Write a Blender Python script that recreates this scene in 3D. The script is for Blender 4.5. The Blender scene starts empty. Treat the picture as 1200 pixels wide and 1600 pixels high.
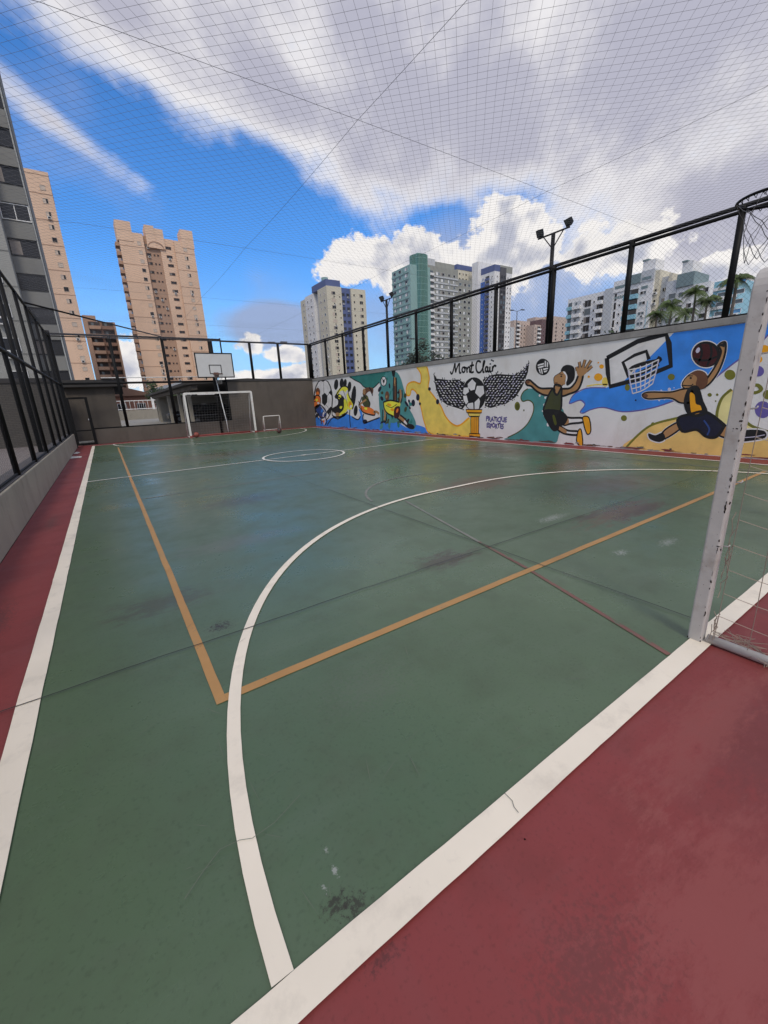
import bpy, bmesh, math, random
from mathutils import Vector, Matrix, noise
from mathutils.geometry import tessellate_polygon
random.seed(7)
scene = bpy.context.scene
COL = scene.collection

# ------------------------------------------------------------------ camera
# court axes: +Y along the court, +X towards the painted wall; metres
CAM = Vector((0, 0, 1.5))
YAW, PITCH, ROLL, FPX = math.radians(33.4217), math.radians(15.9417), math.radians(-2.6571), 628.95
_f = Vector((math.sin(YAW)*math.cos(PITCH), math.cos(YAW)*math.cos(PITCH), -math.sin(PITCH)))
_r = Vector((math.cos(YAW), -math.sin(YAW), 0)); _u = _r.cross(_f)
RIGHT = math.cos(ROLL)*_r + math.sin(ROLL)*_u
UP = -math.sin(ROLL)*_r + math.cos(ROLL)*_u
FWD = _f
cam = bpy.data.cameras.new('camera'); cam_o = bpy.data.objects.new('camera', cam); COL.objects.link(cam_o)
cam_o.matrix_world = Matrix(((RIGHT.x, UP.x, -FWD.x, CAM.x), (RIGHT.y, UP.y, -FWD.y, CAM.y), (RIGHT.z, UP.z, -FWD.z, CAM.z), (0, 0, 0, 1)))
cam.sensor_fit = 'VERTICAL'; cam.sensor_height = 36.0; cam.lens = FPX/1600*36.0
cam.clip_start = 0.05; cam.clip_end = 5000
scene.camera = cam_o

def ray(px, py):   # direction of a measured sight line (survey of the photograph)
    return RIGHT*((px-600)/FPX) + UP*(-(py-800)/FPX) + FWD
def on_y(px, py, Y):
    d = ray(px, py); return CAM + d*(Y/d.y)
def on_x(px, py, X):
    d = ray(px, py); return CAM + d*(X/d.x)
def on_z(px, py, z=0.0):
    d = ray(px, py); return CAM + d*((z-CAM.z)/d.z)

# ------------------------------------------------------------------ world, sun, exposure
SUN_EL, SUN_AZ = math.radians(48), math.radians(202)      # azimuth clockwise from +Y
scene.view_settings.view_transform = 'Standard'; scene.view_settings.look = 'None'
scene.view_settings.exposure = 0.0; scene.view_settings.gamma = 1.0
scene.view_settings.use_curve_mapping = False
world = bpy.data.worlds.new('World'); scene.world = world; world.use_nodes = True
wt = world.node_tree; wt.nodes.clear()
def wn(t, **k):
    n = wt.nodes.new(t)
    for a, b in k.items(): setattr(n, a, b)
    return n
def wl(a, b): wt.links.new(a, b)
def wm(op, a, b=None, c=None, clamp=False):
    n = wn('ShaderNodeMath', operation=op, use_clamp=clamp)
    for i, v in enumerate((a, b, c)):
        if v is None: continue
        if isinstance(v, (int, float)): n.inputs[i].default_value = v
        else: wl(v, n.inputs[i])
    return n.outputs[0]
def wdot(v, c):
    n = wn('ShaderNodeVectorMath', operation='DOT_PRODUCT'); wl(v, n.inputs[0]); n.inputs[1].default_value = c
    return n.outputs['Value']
def wsmooth(x, lo, hi):
    n = wn('ShaderNodeMapRange', interpolation_type='SMOOTHSTEP'); wl(x, n.inputs[0])
    n.inputs[1].default_value = lo; n.inputs[2].default_value = hi
    return n.outputs[0]
def wmix(f, a, b):
    n = wn('ShaderNodeMix', data_type='RGBA')
    if isinstance(f, (int, float)): n.inputs[0].default_value = f
    else: wl(f, n.inputs[0])
    for i, v in ((6, a), (7, b)):
        if isinstance(v, tuple): n.inputs[i].default_value = (*v, 1)
        else: wl(v, n.inputs[i])
    return n.outputs[2]
def wnoise(vec, scale, detail=6, rough=.55, dist=0.0, lac=2.0):
    n = wn('ShaderNodeTexNoise'); wl(vec, n.inputs['Vector'])
    n.inputs['Scale'].default_value = scale; n.inputs['Detail'].default_value = detail
    n.inputs['Roughness'].default_value = rough; n.inputs['Distortion'].default_value = dist; n.inputs['Lacunarity'].default_value = lac
    return n.outputs['Fac']
geo = wn('ShaderNodeNewGeometry')
inc = wn('ShaderNodeVectorMath', operation='SCALE'); wl(geo.outputs['Incoming'], inc.inputs[0]); inc.inputs['Scale'].default_value = -1
D = inc.outputs[0]
sky = wn('ShaderNodeTexSky', sky_type='NISHITA'); sky.sun_disc = False
sky.sun_elevation = SUN_EL; sky.sun_rotation = SUN_AZ
sky.altitude = 600; sky.air_density = 1.0; sky.dust_density = 0.6; sky.ozone_density = 2.0
sk = wn('ShaderNodeVectorMath', operation='MULTIPLY'); wl(sky.outputs[0], sk.inputs[0]); sk.inputs[1].default_value = (.060, .130, .200)
# cloud deck coordinates: where a sight line meets a flat layer overhead
dz = wm('ADD', wm('MAXIMUM', wdot(D, (0, 0, 1)), 0.0), 0.40)
deck = wn('ShaderNodeVectorMath', operation='DIVIDE'); wl(D, deck.inputs[0])
cmb = wn('ShaderNodeCombineXYZ'); [wl(dz, cmb.inputs[i]) for i in range(3)]; wl(cmb.outputs[0], deck.inputs[1])
DECK = deck.outputs[0]
def blob(c, e, minor):
    """an elliptical bank of cloud: centre, end of its long axis, half width (given by sight lines); 1 at the centre, 0 on the rim"""
    cv = ray(*c).normalized(); ev = ray(*e).normalized()
    a = (ev - cv*ev.dot(cv)); sa = a.length; a.normalize(); b = cv.cross(a)
    sb = minor/FPX * (1/ (1+((c[0]-600)**2+(c[1]-800)**2)/FPX**2))**.5
    n = wn('ShaderNodeMapping', vector_type='TEXTURE'); wl(D, n.inputs[0])
    n.inputs['Rotation'].default_value = Matrix((a, b, cv)).transposed().to_euler('XYZ')
    n.inputs['Scale'].default_value = (sa, sb, 1e5)
    l = wn('ShaderNodeVectorMath', operation='LENGTH'); wl(n.outputs[0], l.inputs[0])
    return wm('SUBTRACT', 1.0, l.outputs['Value'])
def union(bl, k=.35):
    r = bl[0]
    for b in bl[1:]: r = wm('SMOOTH_MAX', r, b, k)
    return r
# high, combed cloud
st = wn('ShaderNodeMapping', vector_type='TEXTURE'); wl(D, st.inputs[0])
st.inputs['Rotation'].default_value = (0, 0, .6); st.inputs['Scale'].default_value = (1.7, 1.0, 0.9)
nH = wnoise(st.outputs[0], 7.0, 6, .60)
nW = wnoise(D, 3.4, 4, .55)
HB = [blob((1000, 40), (1500, 60), 330), blob((720, 130), (1000, 260), 185), blob((430, 130), (660, 320), 80),
      blob((190, 20), (430, 200), 95), blob((560, 20), (800, 60), 130), blob((1120, 330), (1420, 330), 150)]
vh = wm('MAXIMUM', wm('MAXIMUM', wm('MULTIPLY', union(HB, .3), 1.3), -1.0), wm('MULTIPLY', blob((80, 188), (222, 294), 23), .68))
# elsewhere in the sky: unseen broken cloud, cover raised for less blue ambient light
ahead = wsmooth(wdot(D, tuple(FWD.normalized())), .15, .45)
away = wm('SUBTRACT', 1.0, ahead)
vh = wm('ADD', wm('MULTIPLY', vh, ahead), wm('MULTIPLY', wm('MULTIPLY_ADD', nW, 3.0, -1.05), away))
hole = union([blob((695, 110), (712, 260), 75), blob((810, 305), (890, 300), 45), blob((690, 352), (770, 342), 40)], .1)
vh = wm('SUBTRACT', vh, wm('MULTIPLY', wm('MAXIMUM', hole, 0.0), wm('MULTIPLY', ahead, .72)))
dH = wm('ADD', vh, wm('MULTIPLY_ADD', nH, 2.1, -1.03))
aH = wsmooth(dH, -.24, .60)
core = wsmooth(wm('ADD', dH, wm('MULTIPLY_ADD', nW, 1.8, -.9)), .12, 1.15)
colH = wmix(core, (.90, .88, .89), (.48, .48, .58))
# low cumulus
pc = wn('ShaderNodeMapping'); wl(D, pc.inputs[0]); pc.inputs['Scale'].default_value = (1, 1, 1.25)
nC = wnoise(pc.outputs[0], 12.0, 5, .62)
CB = [blob((570, 412), (645, 404), 42), blob((660, 400), (740, 395), 40), blob((800, 356), (862, 350), 46), blob((780, 402), (900, 392), 52),
      blob((390, 540), (420, 542), 20), blob((440, 552), (480, 552), 14), blob((430, 588), (540, 582), 16), blob((200, 570), (235, 620), 40),
      blob((960, 390), (1080, 370), 46), blob((1120, 425), (1240, 395), 34)]
vc = wm('MAXIMUM', union(CB, .12), -1.0)
ring = wm('SUBTRACT', wm('MULTIPLY_ADD', nW, 2.2, -1.2), wm('MULTIPLY', wm('ABSOLUTE', wm('SUBTRACT', wdot(D, (0, 0, 1)), .16)), 4.0))
vc = wm('ADD', wm('MULTIPLY', vc, ahead), wm('MULTIPLY', ring, away))
dC = wm('ADD', vc, wm('MULTIPLY_ADD', nC, 2.3, -1.15))
aC = wsmooth(dC, .02, .20)
lift = wnoise(pc.outputs[0], 17.0, 2, .55)
colC = wmix(wsmooth(wm('ADD', wm('MULTIPLY', dC, .35), lift), .60, .95), (.95, .92, .90), (.50, .52, .62))
# veil of haze low in the sky, and grey-blue cloud low over the painted wall
el = wdot(D, (0, 0, 1))
veil = wm('MULTIPLY', wsmooth(el, .30, .0), .85)
lowb = wm('MAXIMUM', union([blob((800, 470), (1150, 470), 130), blob((430, 510), (530, 515), 40)], .2), 0.0)
aL = wm('MULTIPLY', wsmooth(wm('ADD', wm('MULTIPLY', lowb, ahead), wm('MULTIPLY_ADD', nW, 1.2, -.6)), .02, .5), .85)
c0 = wmix(veil, sk.outputs[0], (.42, .66, .92))
c1 = wmix(aL, c0, (.38, .45, .66))
c2 = wmix(aH, c1, colH)
c3 = wmix(aC, c2, colC)
bg = wn('ShaderNodeBackground'); wl(c3, bg.inputs[0]); bg.inputs[1].default_value = 1.0
wo = wn('ShaderNodeOutputWorld'); wl(bg.outputs[0], wo.inputs[0])
world.cycles.sampling_method = 'MANUAL'; world.cycles.sample_map_resolution = 512
sun = bpy.data.lights.new('sun', 'SUN'); sun.energy = 1.5; sun.angle = math.radians(14); sun.color = (1, .90, .74)
sun_o = bpy.data.objects.new('sun', sun); COL.objects.link(sun_o)
sdir = Vector((math.sin(SUN_AZ)*math.cos(SUN_EL), math.cos(SUN_AZ)*math.cos(SUN_EL), math.sin(SUN_EL)))
sun_o.rotation_euler = sdir.to_track_quat('Z', 'Y').to_euler(); sun_o.location = (0, 0, 60)
scene.cycles.max_bounces = 5; scene.cycles.diffuse_bounces = 2; scene.cycles.glossy_bounces = 2; scene.cycles.transmission_bounces = 2

# ------------------------------------------------------------------ materials
MAT = {}
def mat(name, col, rough=.7, metal=0.0, var=.12, scale=3.0, bump=0.0, bscale=40.0, spec=.5, dirt=None, dscale=1.2, damt=.5, coord='Object', chip=None, stretch=None):
    """procedural paint / plaster / metal: base colour with soft mottling, optional dirt patches and fine relief"""
    m = bpy.data.materials.new(name); m.use_nodes = True; t = m.node_tree; b = t.nodes['Principled BSDF']
    b.inputs['Roughness'].default_value = rough; b.inputs['Metallic'].default_value = metal
    b.inputs['Specular IOR Level'].default_value = spec
    tc = t.nodes.new('ShaderNodeTexCoord'); src = tc.outputs[coord]
    if coord == 'World':
        pass
    n = t.nodes.new('ShaderNodeTexNoise'); n.inputs['Scale'].default_value = scale; n.inputs['Detail'].default_value = 4
    t.links.new(src, n.inputs['Vector'])
    r = t.nodes.new('ShaderNodeMapRange'); r.inputs[1].default_value = .3; r.inputs[2].default_value = .7
    r.inputs[3].default_value = 1-var; r.inputs[4].default_value = 1+var; t.links.new(n.outputs['Fac'], r.inputs[0])
    mu = t.nodes.new('ShaderNodeVectorMath'); mu.operation = 'SCALE'; mu.inputs[0].default_value = col[:3]; t.links.new(r.outputs[0], mu.inputs['Scale'])
    out = mu.outputs[0]
    if dirt:
        n2 = t.nodes.new('ShaderNodeTexNoise'); n2.inputs['Scale'].default_value = dscale; n2.inputs['Detail'].default_value = 8; n2.inputs['Roughness'].default_value = .68
        if stretch:
            mp = t.nodes.new('ShaderNodeMapping'); mp.inputs['Scale'].default_value = stretch; t.links.new(src, mp.inputs[0]); t.links.new(mp.outputs[0], n2.inputs['Vector'])
        else: t.links.new(src, n2.inputs['Vector'])
        r2 = t.nodes.new('ShaderNodeMapRange'); r2.inputs[1].default_value = .52; r2.inputs[2].default_value = .75; r2.inputs[4].default_value = damt
        t.links.new(n2.outputs['Fac'], r2.inputs[0])
        mx = t.nodes.new('ShaderNodeMix'); mx.data_type = 'RGBA'; t.links.new(r2.outputs[0], mx.inputs[0])
        t.links.new(out, mx.inputs[6]); mx.inputs[7].default_value = (*dirt, 1); out = mx.outputs[2]
    if chip:
        n4 = t.nodes.new('ShaderNodeTexNoise'); n4.inputs['Scale'].default_value = chip[1]; n4.inputs['Detail'].default_value = 6; n4.inputs['Roughness'].default_value = .75; t.links.new(src, n4.inputs['Vector'])
        r4 = t.nodes.new('ShaderNodeMapRange'); r4.inputs[1].default_value = chip[2]; r4.inputs[2].default_value = chip[2]+.05; r4.inputs[4].default_value = .85; t.links.new(n4.outputs['Fac'], r4.inputs[0])
        m4 = t.nodes.new('ShaderNodeMix'); m4.data_type = 'RGBA'; t.links.new(r4.outputs[0], m4.inputs[0]); t.links.new(out, m4.inputs[6]); m4.inputs[7].default_value = (*chip[0], 1); out = m4.outputs[2]
    t.links.new(out, b.inputs['Base Color'])
    if bump:
        n3 = t.nodes.new('ShaderNodeTexNoise'); n3.inputs['Scale'].default_value = bscale; n3.inputs['Detail'].default_value = 4
        t.links.new(src, n3.inputs['Vector'])
        bp = t.nodes.new('ShaderNodeBump'); bp.inputs['Strength'].default_value = bump; bp.inputs['Distance'].default_value = .02
        t.links.new(n3.outputs['Fac'], bp.inputs['Height']); t.links.new(bp.outputs[0], b.inputs['Normal'])
    MAT[name] = m
    return m
def srgb(r, g, b, k=1.0):
    f = lambda c: (c/12.92 if c <= .04045 else ((c+.055)/1.055)**2.4)
    return tuple(min(.92, f(v/255)*k) for v in (r, g, b))

def floor_mat(name, col, rough, stains):
    """painted sports floor: worn sheen, scuffs and stains with a place and shape of their own (x, y, rx, ry, colour, strength)"""
    m = bpy.data.materials.new(name); m.use_nodes = True; t = m.node_tree; b = t.nodes['Principled BSDF']
    L = t.links.new
    tc = t.nodes.new('ShaderNodeTexCoord'); src = tc.outputs['Object']
    def nz(scale, det=5, ro=.6, stretch=None):
        n = t.nodes.new('ShaderNodeTexNoise'); n.inputs['Scale'].default_value = scale; n.inputs['Detail'].default_value = det; n.inputs['Roughness'].default_value = ro
        if stretch:
            mp = t.nodes.new('ShaderNodeMapping'); mp.inputs['Scale'].default_value = stretch; mp.inputs['Rotation'].default_value = (0, 0, .5); L(src, mp.inputs[0]); L(mp.outputs[0], n.inputs['Vector'])
        else: L(src, n.inputs['Vector'])
        return n.outputs['Fac']
    def rng(x, a, c, lo=0.0, hi=1.0):
        r = t.nodes.new('ShaderNodeMapRange'); L(x, r.inputs[0])
        for i, v in enumerate((a, c, lo, hi)): r.inputs[i+1].default_value = v
        return r.outputs[0]
    def mix(f, a, c):
        n = t.nodes.new('ShaderNodeMix'); n.data_type = 'RGBA'
        L(f, n.inputs[0])
        if isinstance(a, tuple): n.inputs[6].default_value = (*a, 1)
        else: L(a, n.inputs[6])
        n.inputs[7].default_value = (*c, 1)
        return n.outputs[2]
    def ma(op, a, c):
        n = t.nodes.new('ShaderNodeMath'); n.operation = op
        for i, v in enumerate((a, c)):
            if isinstance(v, (int, float)): n.inputs[i].default_value = v
            else: L(v, n.inputs[i])
        return n.outputs[0]
    roll = nz(1.0, 1, .5, (7, .35, 1)); big = nz(.55, 2, .55); mid = nz(2.6, 5, .68); fine = nz(60, 2, .6); sweep = nz(2.2, 4, .68, (.45, 1.6, 1))
    c = mix(rng(big, .35, .68), tuple(v*1.06 for v in col), tuple(v*.90+.004 for v in col))
    c = mix(rng(mid, .48, .72, 0, .6), c, (col[0]*.66+.016, col[1]*.64+.010, col[2]*.64+.008))
    c = mix(rng(sweep, .52, .72, 0, .42), c, tuple(v*.85+.040 for v in col))
    c = mix(rng(roll, .45, .75, 0, .22), c, tuple(v*.80+.028 for v in col))
    c = mix(rng(fine, .56, .72, 0, .38), c, tuple(v*.55 for v in col))
    jagf = nz(55, 5, .75)
    jag = nz(7, 7, .82, (.6, 1.8, 1))
    for (x, y, rx, ry, sc, amt) in stains:
        mp = t.nodes.new('ShaderNodeMapping'); mp.vector_type = 'TEXTURE'; mp.inputs['Location'].default_value = (x, y, 0); mp.inputs['Scale'].default_value = (rx, ry, 1e4); L(src, mp.inputs[0])
        ln = t.nodes.new('ShaderNodeVectorMath'); ln.operation = 'LENGTH'; L(mp.outputs[0], ln.inputs[0])
        v = ma('ADD', ma('SUBTRACT', 1.0, ln.outputs['Value']), ma('MULTIPLY', ma('SUBTRACT', jagf if rx < .45 else jag, .52), 4.2 if rx < .45 else 3.6))
        c = mix(rng(v, .30 if rx < .45 else .10, .80 if rx < .45 else .60, 0, amt), c, sc)
    L(c, b.inputs['Base Color'])
    L(rng(ma('ADD', ma('MULTIPLY', big, .7), ma('MULTIPLY', mid, .5)), .45, .75, rough-.10, rough+.12), b.inputs['Roughness'])
    b.inputs['Specular IOR Level'].default_value = .5
    bp = t.nodes.new('ShaderNodeBump'); bp.inputs['Strength'].default_value = .25; bp.inputs['Distance'].default_value = .01
    L(ma('MULTIPLY', nz(1.3, 2), 1.6), bp.inputs['Height']); L(bp.outputs[0], b.inputs['Normal'])
    MAT[name] = m
    return m

mat('black_metal', (.006, .006, .0065), .55, .0, .2, 8, spec=.22)
mat('dark_wire', (.022, .022, .024), .6, .3)
mat('net_cord', (.15, .15, .17), .8)
mat('cable_steel', (.10, .10, .11), .6, .4)
mat('far_wall', (.105, .089, .075), .85, var=.12, scale=1.2, bump=.15, dirt=(.058, .050, .044), dscale=1.4, damt=.75, stretch=(1.6, 1.6, .35))
mat('left_wall', (.34, .305, .245), .85, var=.07, scale=1.5, bump=.15, dirt=(.20, .175, .14), dscale=1.8, damt=.7, stretch=(1, 1.3, .5))
mat('ledge', (.085, .08, .085), .9, bump=.3)
mat('mural_white', (.83, .81, .79), .8, var=.06, scale=1.2, bump=.2, dirt=(.64, .59, .53), dscale=.9, damt=.65, stretch=(1, 1.2, .6))
mat('coping', (.30, .29, .275), .9, var=.14, scale=2.5, bump=.3, dirt=(.16, .15, .14), dscale=2.2, damt=.7)
mat('white_paint', (.50, .475, .45), .6, var=.06, scale=5, bump=.12, bscale=18, dirt=(.22, .16, .12), dscale=7, damt=.55)
mat('goal_white', (.72, .70, .67), .5, var=.06, dirt=(.42, .25, .2), dscale=9, damt=.6)
mat('line_white', (.84, .76, .635), .6, var=.05, scale=2.5, dirt=(.50, .45, .38), dscale=4, damt=.6, chip=((.20, .18, .14), 22, .69))
mat('line_thin', (.72, .70, .64), .6, var=.08, scale=3, dirt=(.34, .36, .31), dscale=4, damt=.75, chip=((.10, .14, .10), 18, .66))
mat('line_orange', (.43, .235, .085), .6, var=.10, scale=3, dirt=(.26, .20, .11), dscale=3, damt=.8, chip=((.09, .13, .09), 24, .64))
mat('line_faded', (.20, .20, .175), .6, var=.15, dirt=(.10, .15, .12), dscale=3.5, damt=1.0)
mat('line_red', (.19, .088, .072), .6, var=.15, dirt=(.10, .13, .095), dscale=2.5, damt=1.0, chip=((.085, .135, .085), 14, .55))
mat('joint_dark', (.028, .032, .03), .9)
mat('crack_pale', (.15, .17, .125), .9)
mat('scuff_white', (.62, .60, .57), .8)
mat('rust', (.030, .020, .016), .9)
mat('red_paint', (.30, .07, .06), .6)
mat('rope', (.33, .26, .21), .9)
mat('rope_grey', (.22, .215, .215), .9)
mat('board_white', (.60, .60, .60), .5, var=.04)
mat('brown_steel', (.15, .07, .05), .7, dirt=(.08, .05, .04), dscale=9)
mat('lamp_glass', (.08, .085, .09), .2)
mat('concrete', (.30, .29, .27), .9, var=.12, bump=.2, dirt=(.20, .19, .17))
mat('asphalt', (.055, .055, .055), .9, var=.2, scale=.3)
mat('brick_dark', (.075, .066, .060), .9, var=.15)
mat('roof_dark', (.045, .042, .042), .85)
mat('plaster_cream', (.31, .285, .24), .85, dirt=(.28, .25, .21))
mat('plaster_beige', (.78, .545, .395), .85, var=.05, scale=.12, dirt=(.66, .45, .32), dscale=.15, damt=.5)
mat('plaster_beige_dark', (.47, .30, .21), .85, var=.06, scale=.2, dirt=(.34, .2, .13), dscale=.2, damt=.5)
mat('plaster_brown', (.27, .155, .11), .85, var=.08, scale=.2)
mat('plaster_grey', (.215, .215, .205), .85, var=.06, scale=.3, dirt=(.15, .15, .145), dscale=.4, damt=.6)
mat('plaster_grey_light', (.34, .34, .32), .85, var=.06, scale=.3, dirt=(.25, .25, .24), dscale=.4, damt=.6)
mat('grey_pilaster', (.40, .41, .40), .8, var=.05)
mat('facade_white', (.84, .83, .82), .8, var=.03, scale=.1, dirt=(.72, .71, .70), dscale=.2, damt=.4)
mat('facade_cream', (.68, .63, .50), .8, var=.03, scale=.1, dirt=(.58, .53, .42), dscale=.2, damt=.4)
mat('facade_pale_grey', (.56, .58, .60), .8, var=.03, scale=.1)
mat('facade_blue', (.10, .135, .30), .7, var=.06, scale=.2)
mat('facade_bright_blue', (.07, .17, .52), .6, var=.05, scale=.2)
mat('facade_teal', (.27, .43, .41), .6, var=.05, scale=.2)
mat('facade_olive_grey', (.33, .335, .30), .8, var=.06, scale=.2)
mat('facade_green_dark', (.20, .27, .28), .6)
mat('facade_turquoise', (.28, .55, .66), .4)
mat('facade_pink', (.56, .45, .39), .85, var=.05, scale=.15)
mat('facade_mauve', (.17, .11, .115), .85, var=.06, scale=.15)
mat('glass_dark', (.018, .020, .024), .12, spec=.6)
mat('glass_mid', (.10, .13, .15), .12, spec=.6)
mat('glass_green', (.028, .13, .10), .10, spec=.7)
mat('mullion_green', (.28, .48, .42), .5)
mat('glass_bronze', (.07, .065, .07), .3)
mat('glass_blue', (.10, .30, .55), .15, spec=.6)
mat('frame_white', (.80, .80, .79), .6)
mat('shutter', (.60, .50, .42), .7)
mat('window_dark', (.012, .012, .014), .25)
mat('balcony_shade', (.05, .038, .034), .8)
mat('curtain', (.26, .23, .21), .8)
mat('car_black', (.012, .012, .014), .2, spec=.6)
mat('tyre', (.012, .012, .012), .9)
mat('chrome', (.45, .45, .46), .25, .9)
mat('bark', (.13, .11, .09), .9, bump=.5, bscale=8)
mat('palm_leaf', (.09, .135, .035), .6, var=.35, scale=.7)
mat('leaf_green', (.045, .075, .025), .7, var=.4, scale=1.5)
mat('leaf_dark', (.022, .035, .020), .7, var=.4, scale=1.5)
mat('terracotta', (.34, .16, .11), .85, var=.15, scale=1)
mat('ball_red', (.28, .07, .05), .6)
mat('ball_dark', (.03, .028, .028), .5)
# mural paints
def paint(name, col): return mat(name, col, .8, var=.13, scale=2.6, bump=.2, dirt=tuple(v*.72+.03 for v in col), dscale=3.0, damt=.55)
P_BLUE = paint('paint_blue', srgb(48, 116, 196, 1.55)); P_TEAL = paint('paint_teal', srgb(66, 124, 124, 1.5)); P_DTEAL = paint('paint_sea_green', srgb(38, 106, 100, 1.5))
P_BLACK = paint('paint_black', (.011, .011, .013)); P_SAND = paint('paint_sand', srgb(196, 164, 96, 1.6)); P_PALE = paint('paint_pale_yellow', srgb(196, 186, 128, 1.6)); P_GOLD = paint('paint_gold', srgb(218, 176, 82, 1.6))
P_ORANGE = paint('paint_orange', srgb(206, 142, 24, 1.5)); P_SKIN = paint('paint_skin', srgb(150, 112, 74, 1.5)); P_SKIND = paint('paint_brown', srgb(96, 62, 44, 1.4))
P_OLIVE = paint('paint_olive', srgb(70, 74, 24, 1.4)); P_GREEN = paint('paint_dark_green', srgb(58, 62, 36, 1.4)); P_NAVY = paint('paint_navy', srgb(22, 24, 44, 1.4)); P_PURPLE = paint('paint_purple', srgb(88, 78, 138, 1.5))
P_WHITE = paint('paint_white', (.82, .80, .79)); P_MAROON = paint('paint_maroon', srgb(58, 18, 22, 1.4)); P_RED = paint('paint_orange_red', srgb(214, 108, 44, 1.5)); P_LILAC = paint('paint_lilac', srgb(176, 172, 190, 1.5))
P_MOSS = paint('paint_moss', srgb(104, 104, 36, 1.4)); P_YEL = paint('paint_yellow', srgb(224, 200, 60, 1.5)); P_DBLUE = paint('paint_deep_blue', srgb(38, 62, 118, 1.5))

# ------------------------------------------------------------------ mesh helpers
class MB:
    """collects geometry for ONE mesh"""
    def __init__(self): self.v = []; self.f = []; self.m = []; self.mats = []
    def mi(self, m):
        m = MAT[m] if isinstance(m, str) else m
        if m not in self.mats: self.mats.append(m)
        return self.mats.index(m)
    def face(self, idx, m): self.f.append(tuple(idx)); self.m.append(self.mi(m))
    def quad(self, a, b, c, d, m):
        i = len(self.v); self.v += [tuple(a), tuple(b), tuple(c), tuple(d)]; self.face((i, i+1, i+2, i+3), m)
    def box(self, x0, x1, y0, y1, z0, z1, m):
        i = len(self.v)
        self.v += [(x, y, z) for z in (z0, z1) for y in (y0, y1) for x in (x0, x1)]
        for q in ((0, 2, 3, 1), (4, 5, 7, 6), (0, 1, 5, 4), (2, 6, 7, 3), (0, 4, 6, 2), (1, 3, 7, 5)): self.face([i+k for k in q], m)
    def prism(self, pts, z0, z1, m):
        n = len(pts); i = len(self.v)
        self.v += [(p[0], p[1], z0) for p in pts] + [(p[0], p[1], z1) for p in pts]
        for k in range(n): self.face((i+k, i+(k+1) % n, i+n+(k+1) % n, i+n+k), m)
        self.face([i+k for k in reversed(range(n))], m); self.face([i+n+k for k in range(n)], m)
    def loft(self, rings, m, closed=True, caps=True):
        i = len(self.v); n = len(rings[0])
        for r in rings: self.v += [tuple(p) for p in r]
        for a in range(len(rings)-1):
            for k in range(n if closed else n-1):
                self.face((i+a*n+k, i+a*n+(k+1) % n, i+(a+1)*n+(k+1) % n, i+(a+1)*n+k), m)
        if caps:
            self.face([i+k for k in reversed(range(n))], m); self.face([i+(len(rings)-1)*n+k for k in range(n)], m)
    def tube(self, pts, r, m, sides=8, caps=True, square=False):
        """sweep along a polyline; r a number or one per point"""
        pts = [Vector(p) for p in pts]; n = len(pts)
        rs = r if isinstance(r, (list, tuple)) else [r]*n
        rings = []; ref = None
        for k in range(n):
            t = (pts[min(k+1, n-1)] - pts[max(k-1, 0)]).normalized()
            if ref is None: ref = Vector((0, 0, 1)) if abs(t.z) < .9 else Vector((0, 1, 0))
            a = ref - t*ref.dot(t)
            if a.length < 1e-5: a = t.orthogonal()
            a.normalize(); b = t.cross(a); ref = a
            if square:
                s = rs[k]; ring = [pts[k]+a*x*s+b*y*s for x, y in ((1, 1), (-1, 1), (-1, -1), (1, -1))]
            else: ring = [pts[k]+(a*math.cos(2*math.pi*j/sides)+b*math.sin(2*math.pi*j/sides))*rs[k] for j in range(sides)]
            rings.append(ring)
        self.loft(rings, m, True, caps)
    def lathe(self, prof, m, seg=20, c=(0, 0, 0)):
        self.loft([[(c[0]+r*math.cos(2*math.pi*j/seg), c[1]+r*math.sin(2*math.pi*j/seg), c[2]+z) for j in range(seg)] for r, z in prof], m)
    def mesh(self, name, smooth=False):
        me = bpy.data.meshes.new(name); me.from_pydata(self.v, [], self.f)
        for m in self.mats: me.materials.append(m)
        me.polygons.foreach_set('material_index', self.m)
        if smooth: me.polygons.foreach_set('use_smooth', [True]*len(self.f))
        me.update(); return me
    def build(self, name, parent=None, smooth=False, bevel=0):
        o = bpy.data.objects.new(name, self.mesh(name, smooth)); COL.objects.link(o)
        if parent: o.parent = parent
        if bevel:
            b = o.modifiers.new('edge', 'BEVEL'); b.width = bevel; b.segments = 2; b.limit_method = 'ANGLE'
        return o
def tag(o, label, cat, group=None):
    o['label'] = label; o['category'] = cat
    if group: o['group'] = group
    return o
def thing(name, label, cat, loc=(0, 0, 0), group=None):
    o = bpy.data.objects.new(name, None); COL.objects.link(o); o.location = loc; o.empty_display_size = .2
    return tag(o, label, cat, group)
def inst(name, me, parent, loc=(0, 0, 0), rotz=0.0, scale=None):
    o = bpy.data.objects.new(name, me); COL.objects.link(o); o.parent = parent; o.location = loc; o.rotation_euler = (0, 0, rotz)
    if scale: o.scale = scale
    return o
def struct(o): o['kind'] = 'structure'; return o
def stuff(o): o['kind'] = 'stuff'; return o
def bx(name, parent, m, *b, bevel=0):
    q = MB(); q.box(*b, m); return q.build(name, parent, bevel=bevel)
def tb(name, parent, m, pts, r, sides=8, square=False, smooth=True):
    q = MB(); q.tube(pts, r, m, sides, square=square); return q.build(name, parent, smooth=smooth and not square)

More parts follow.
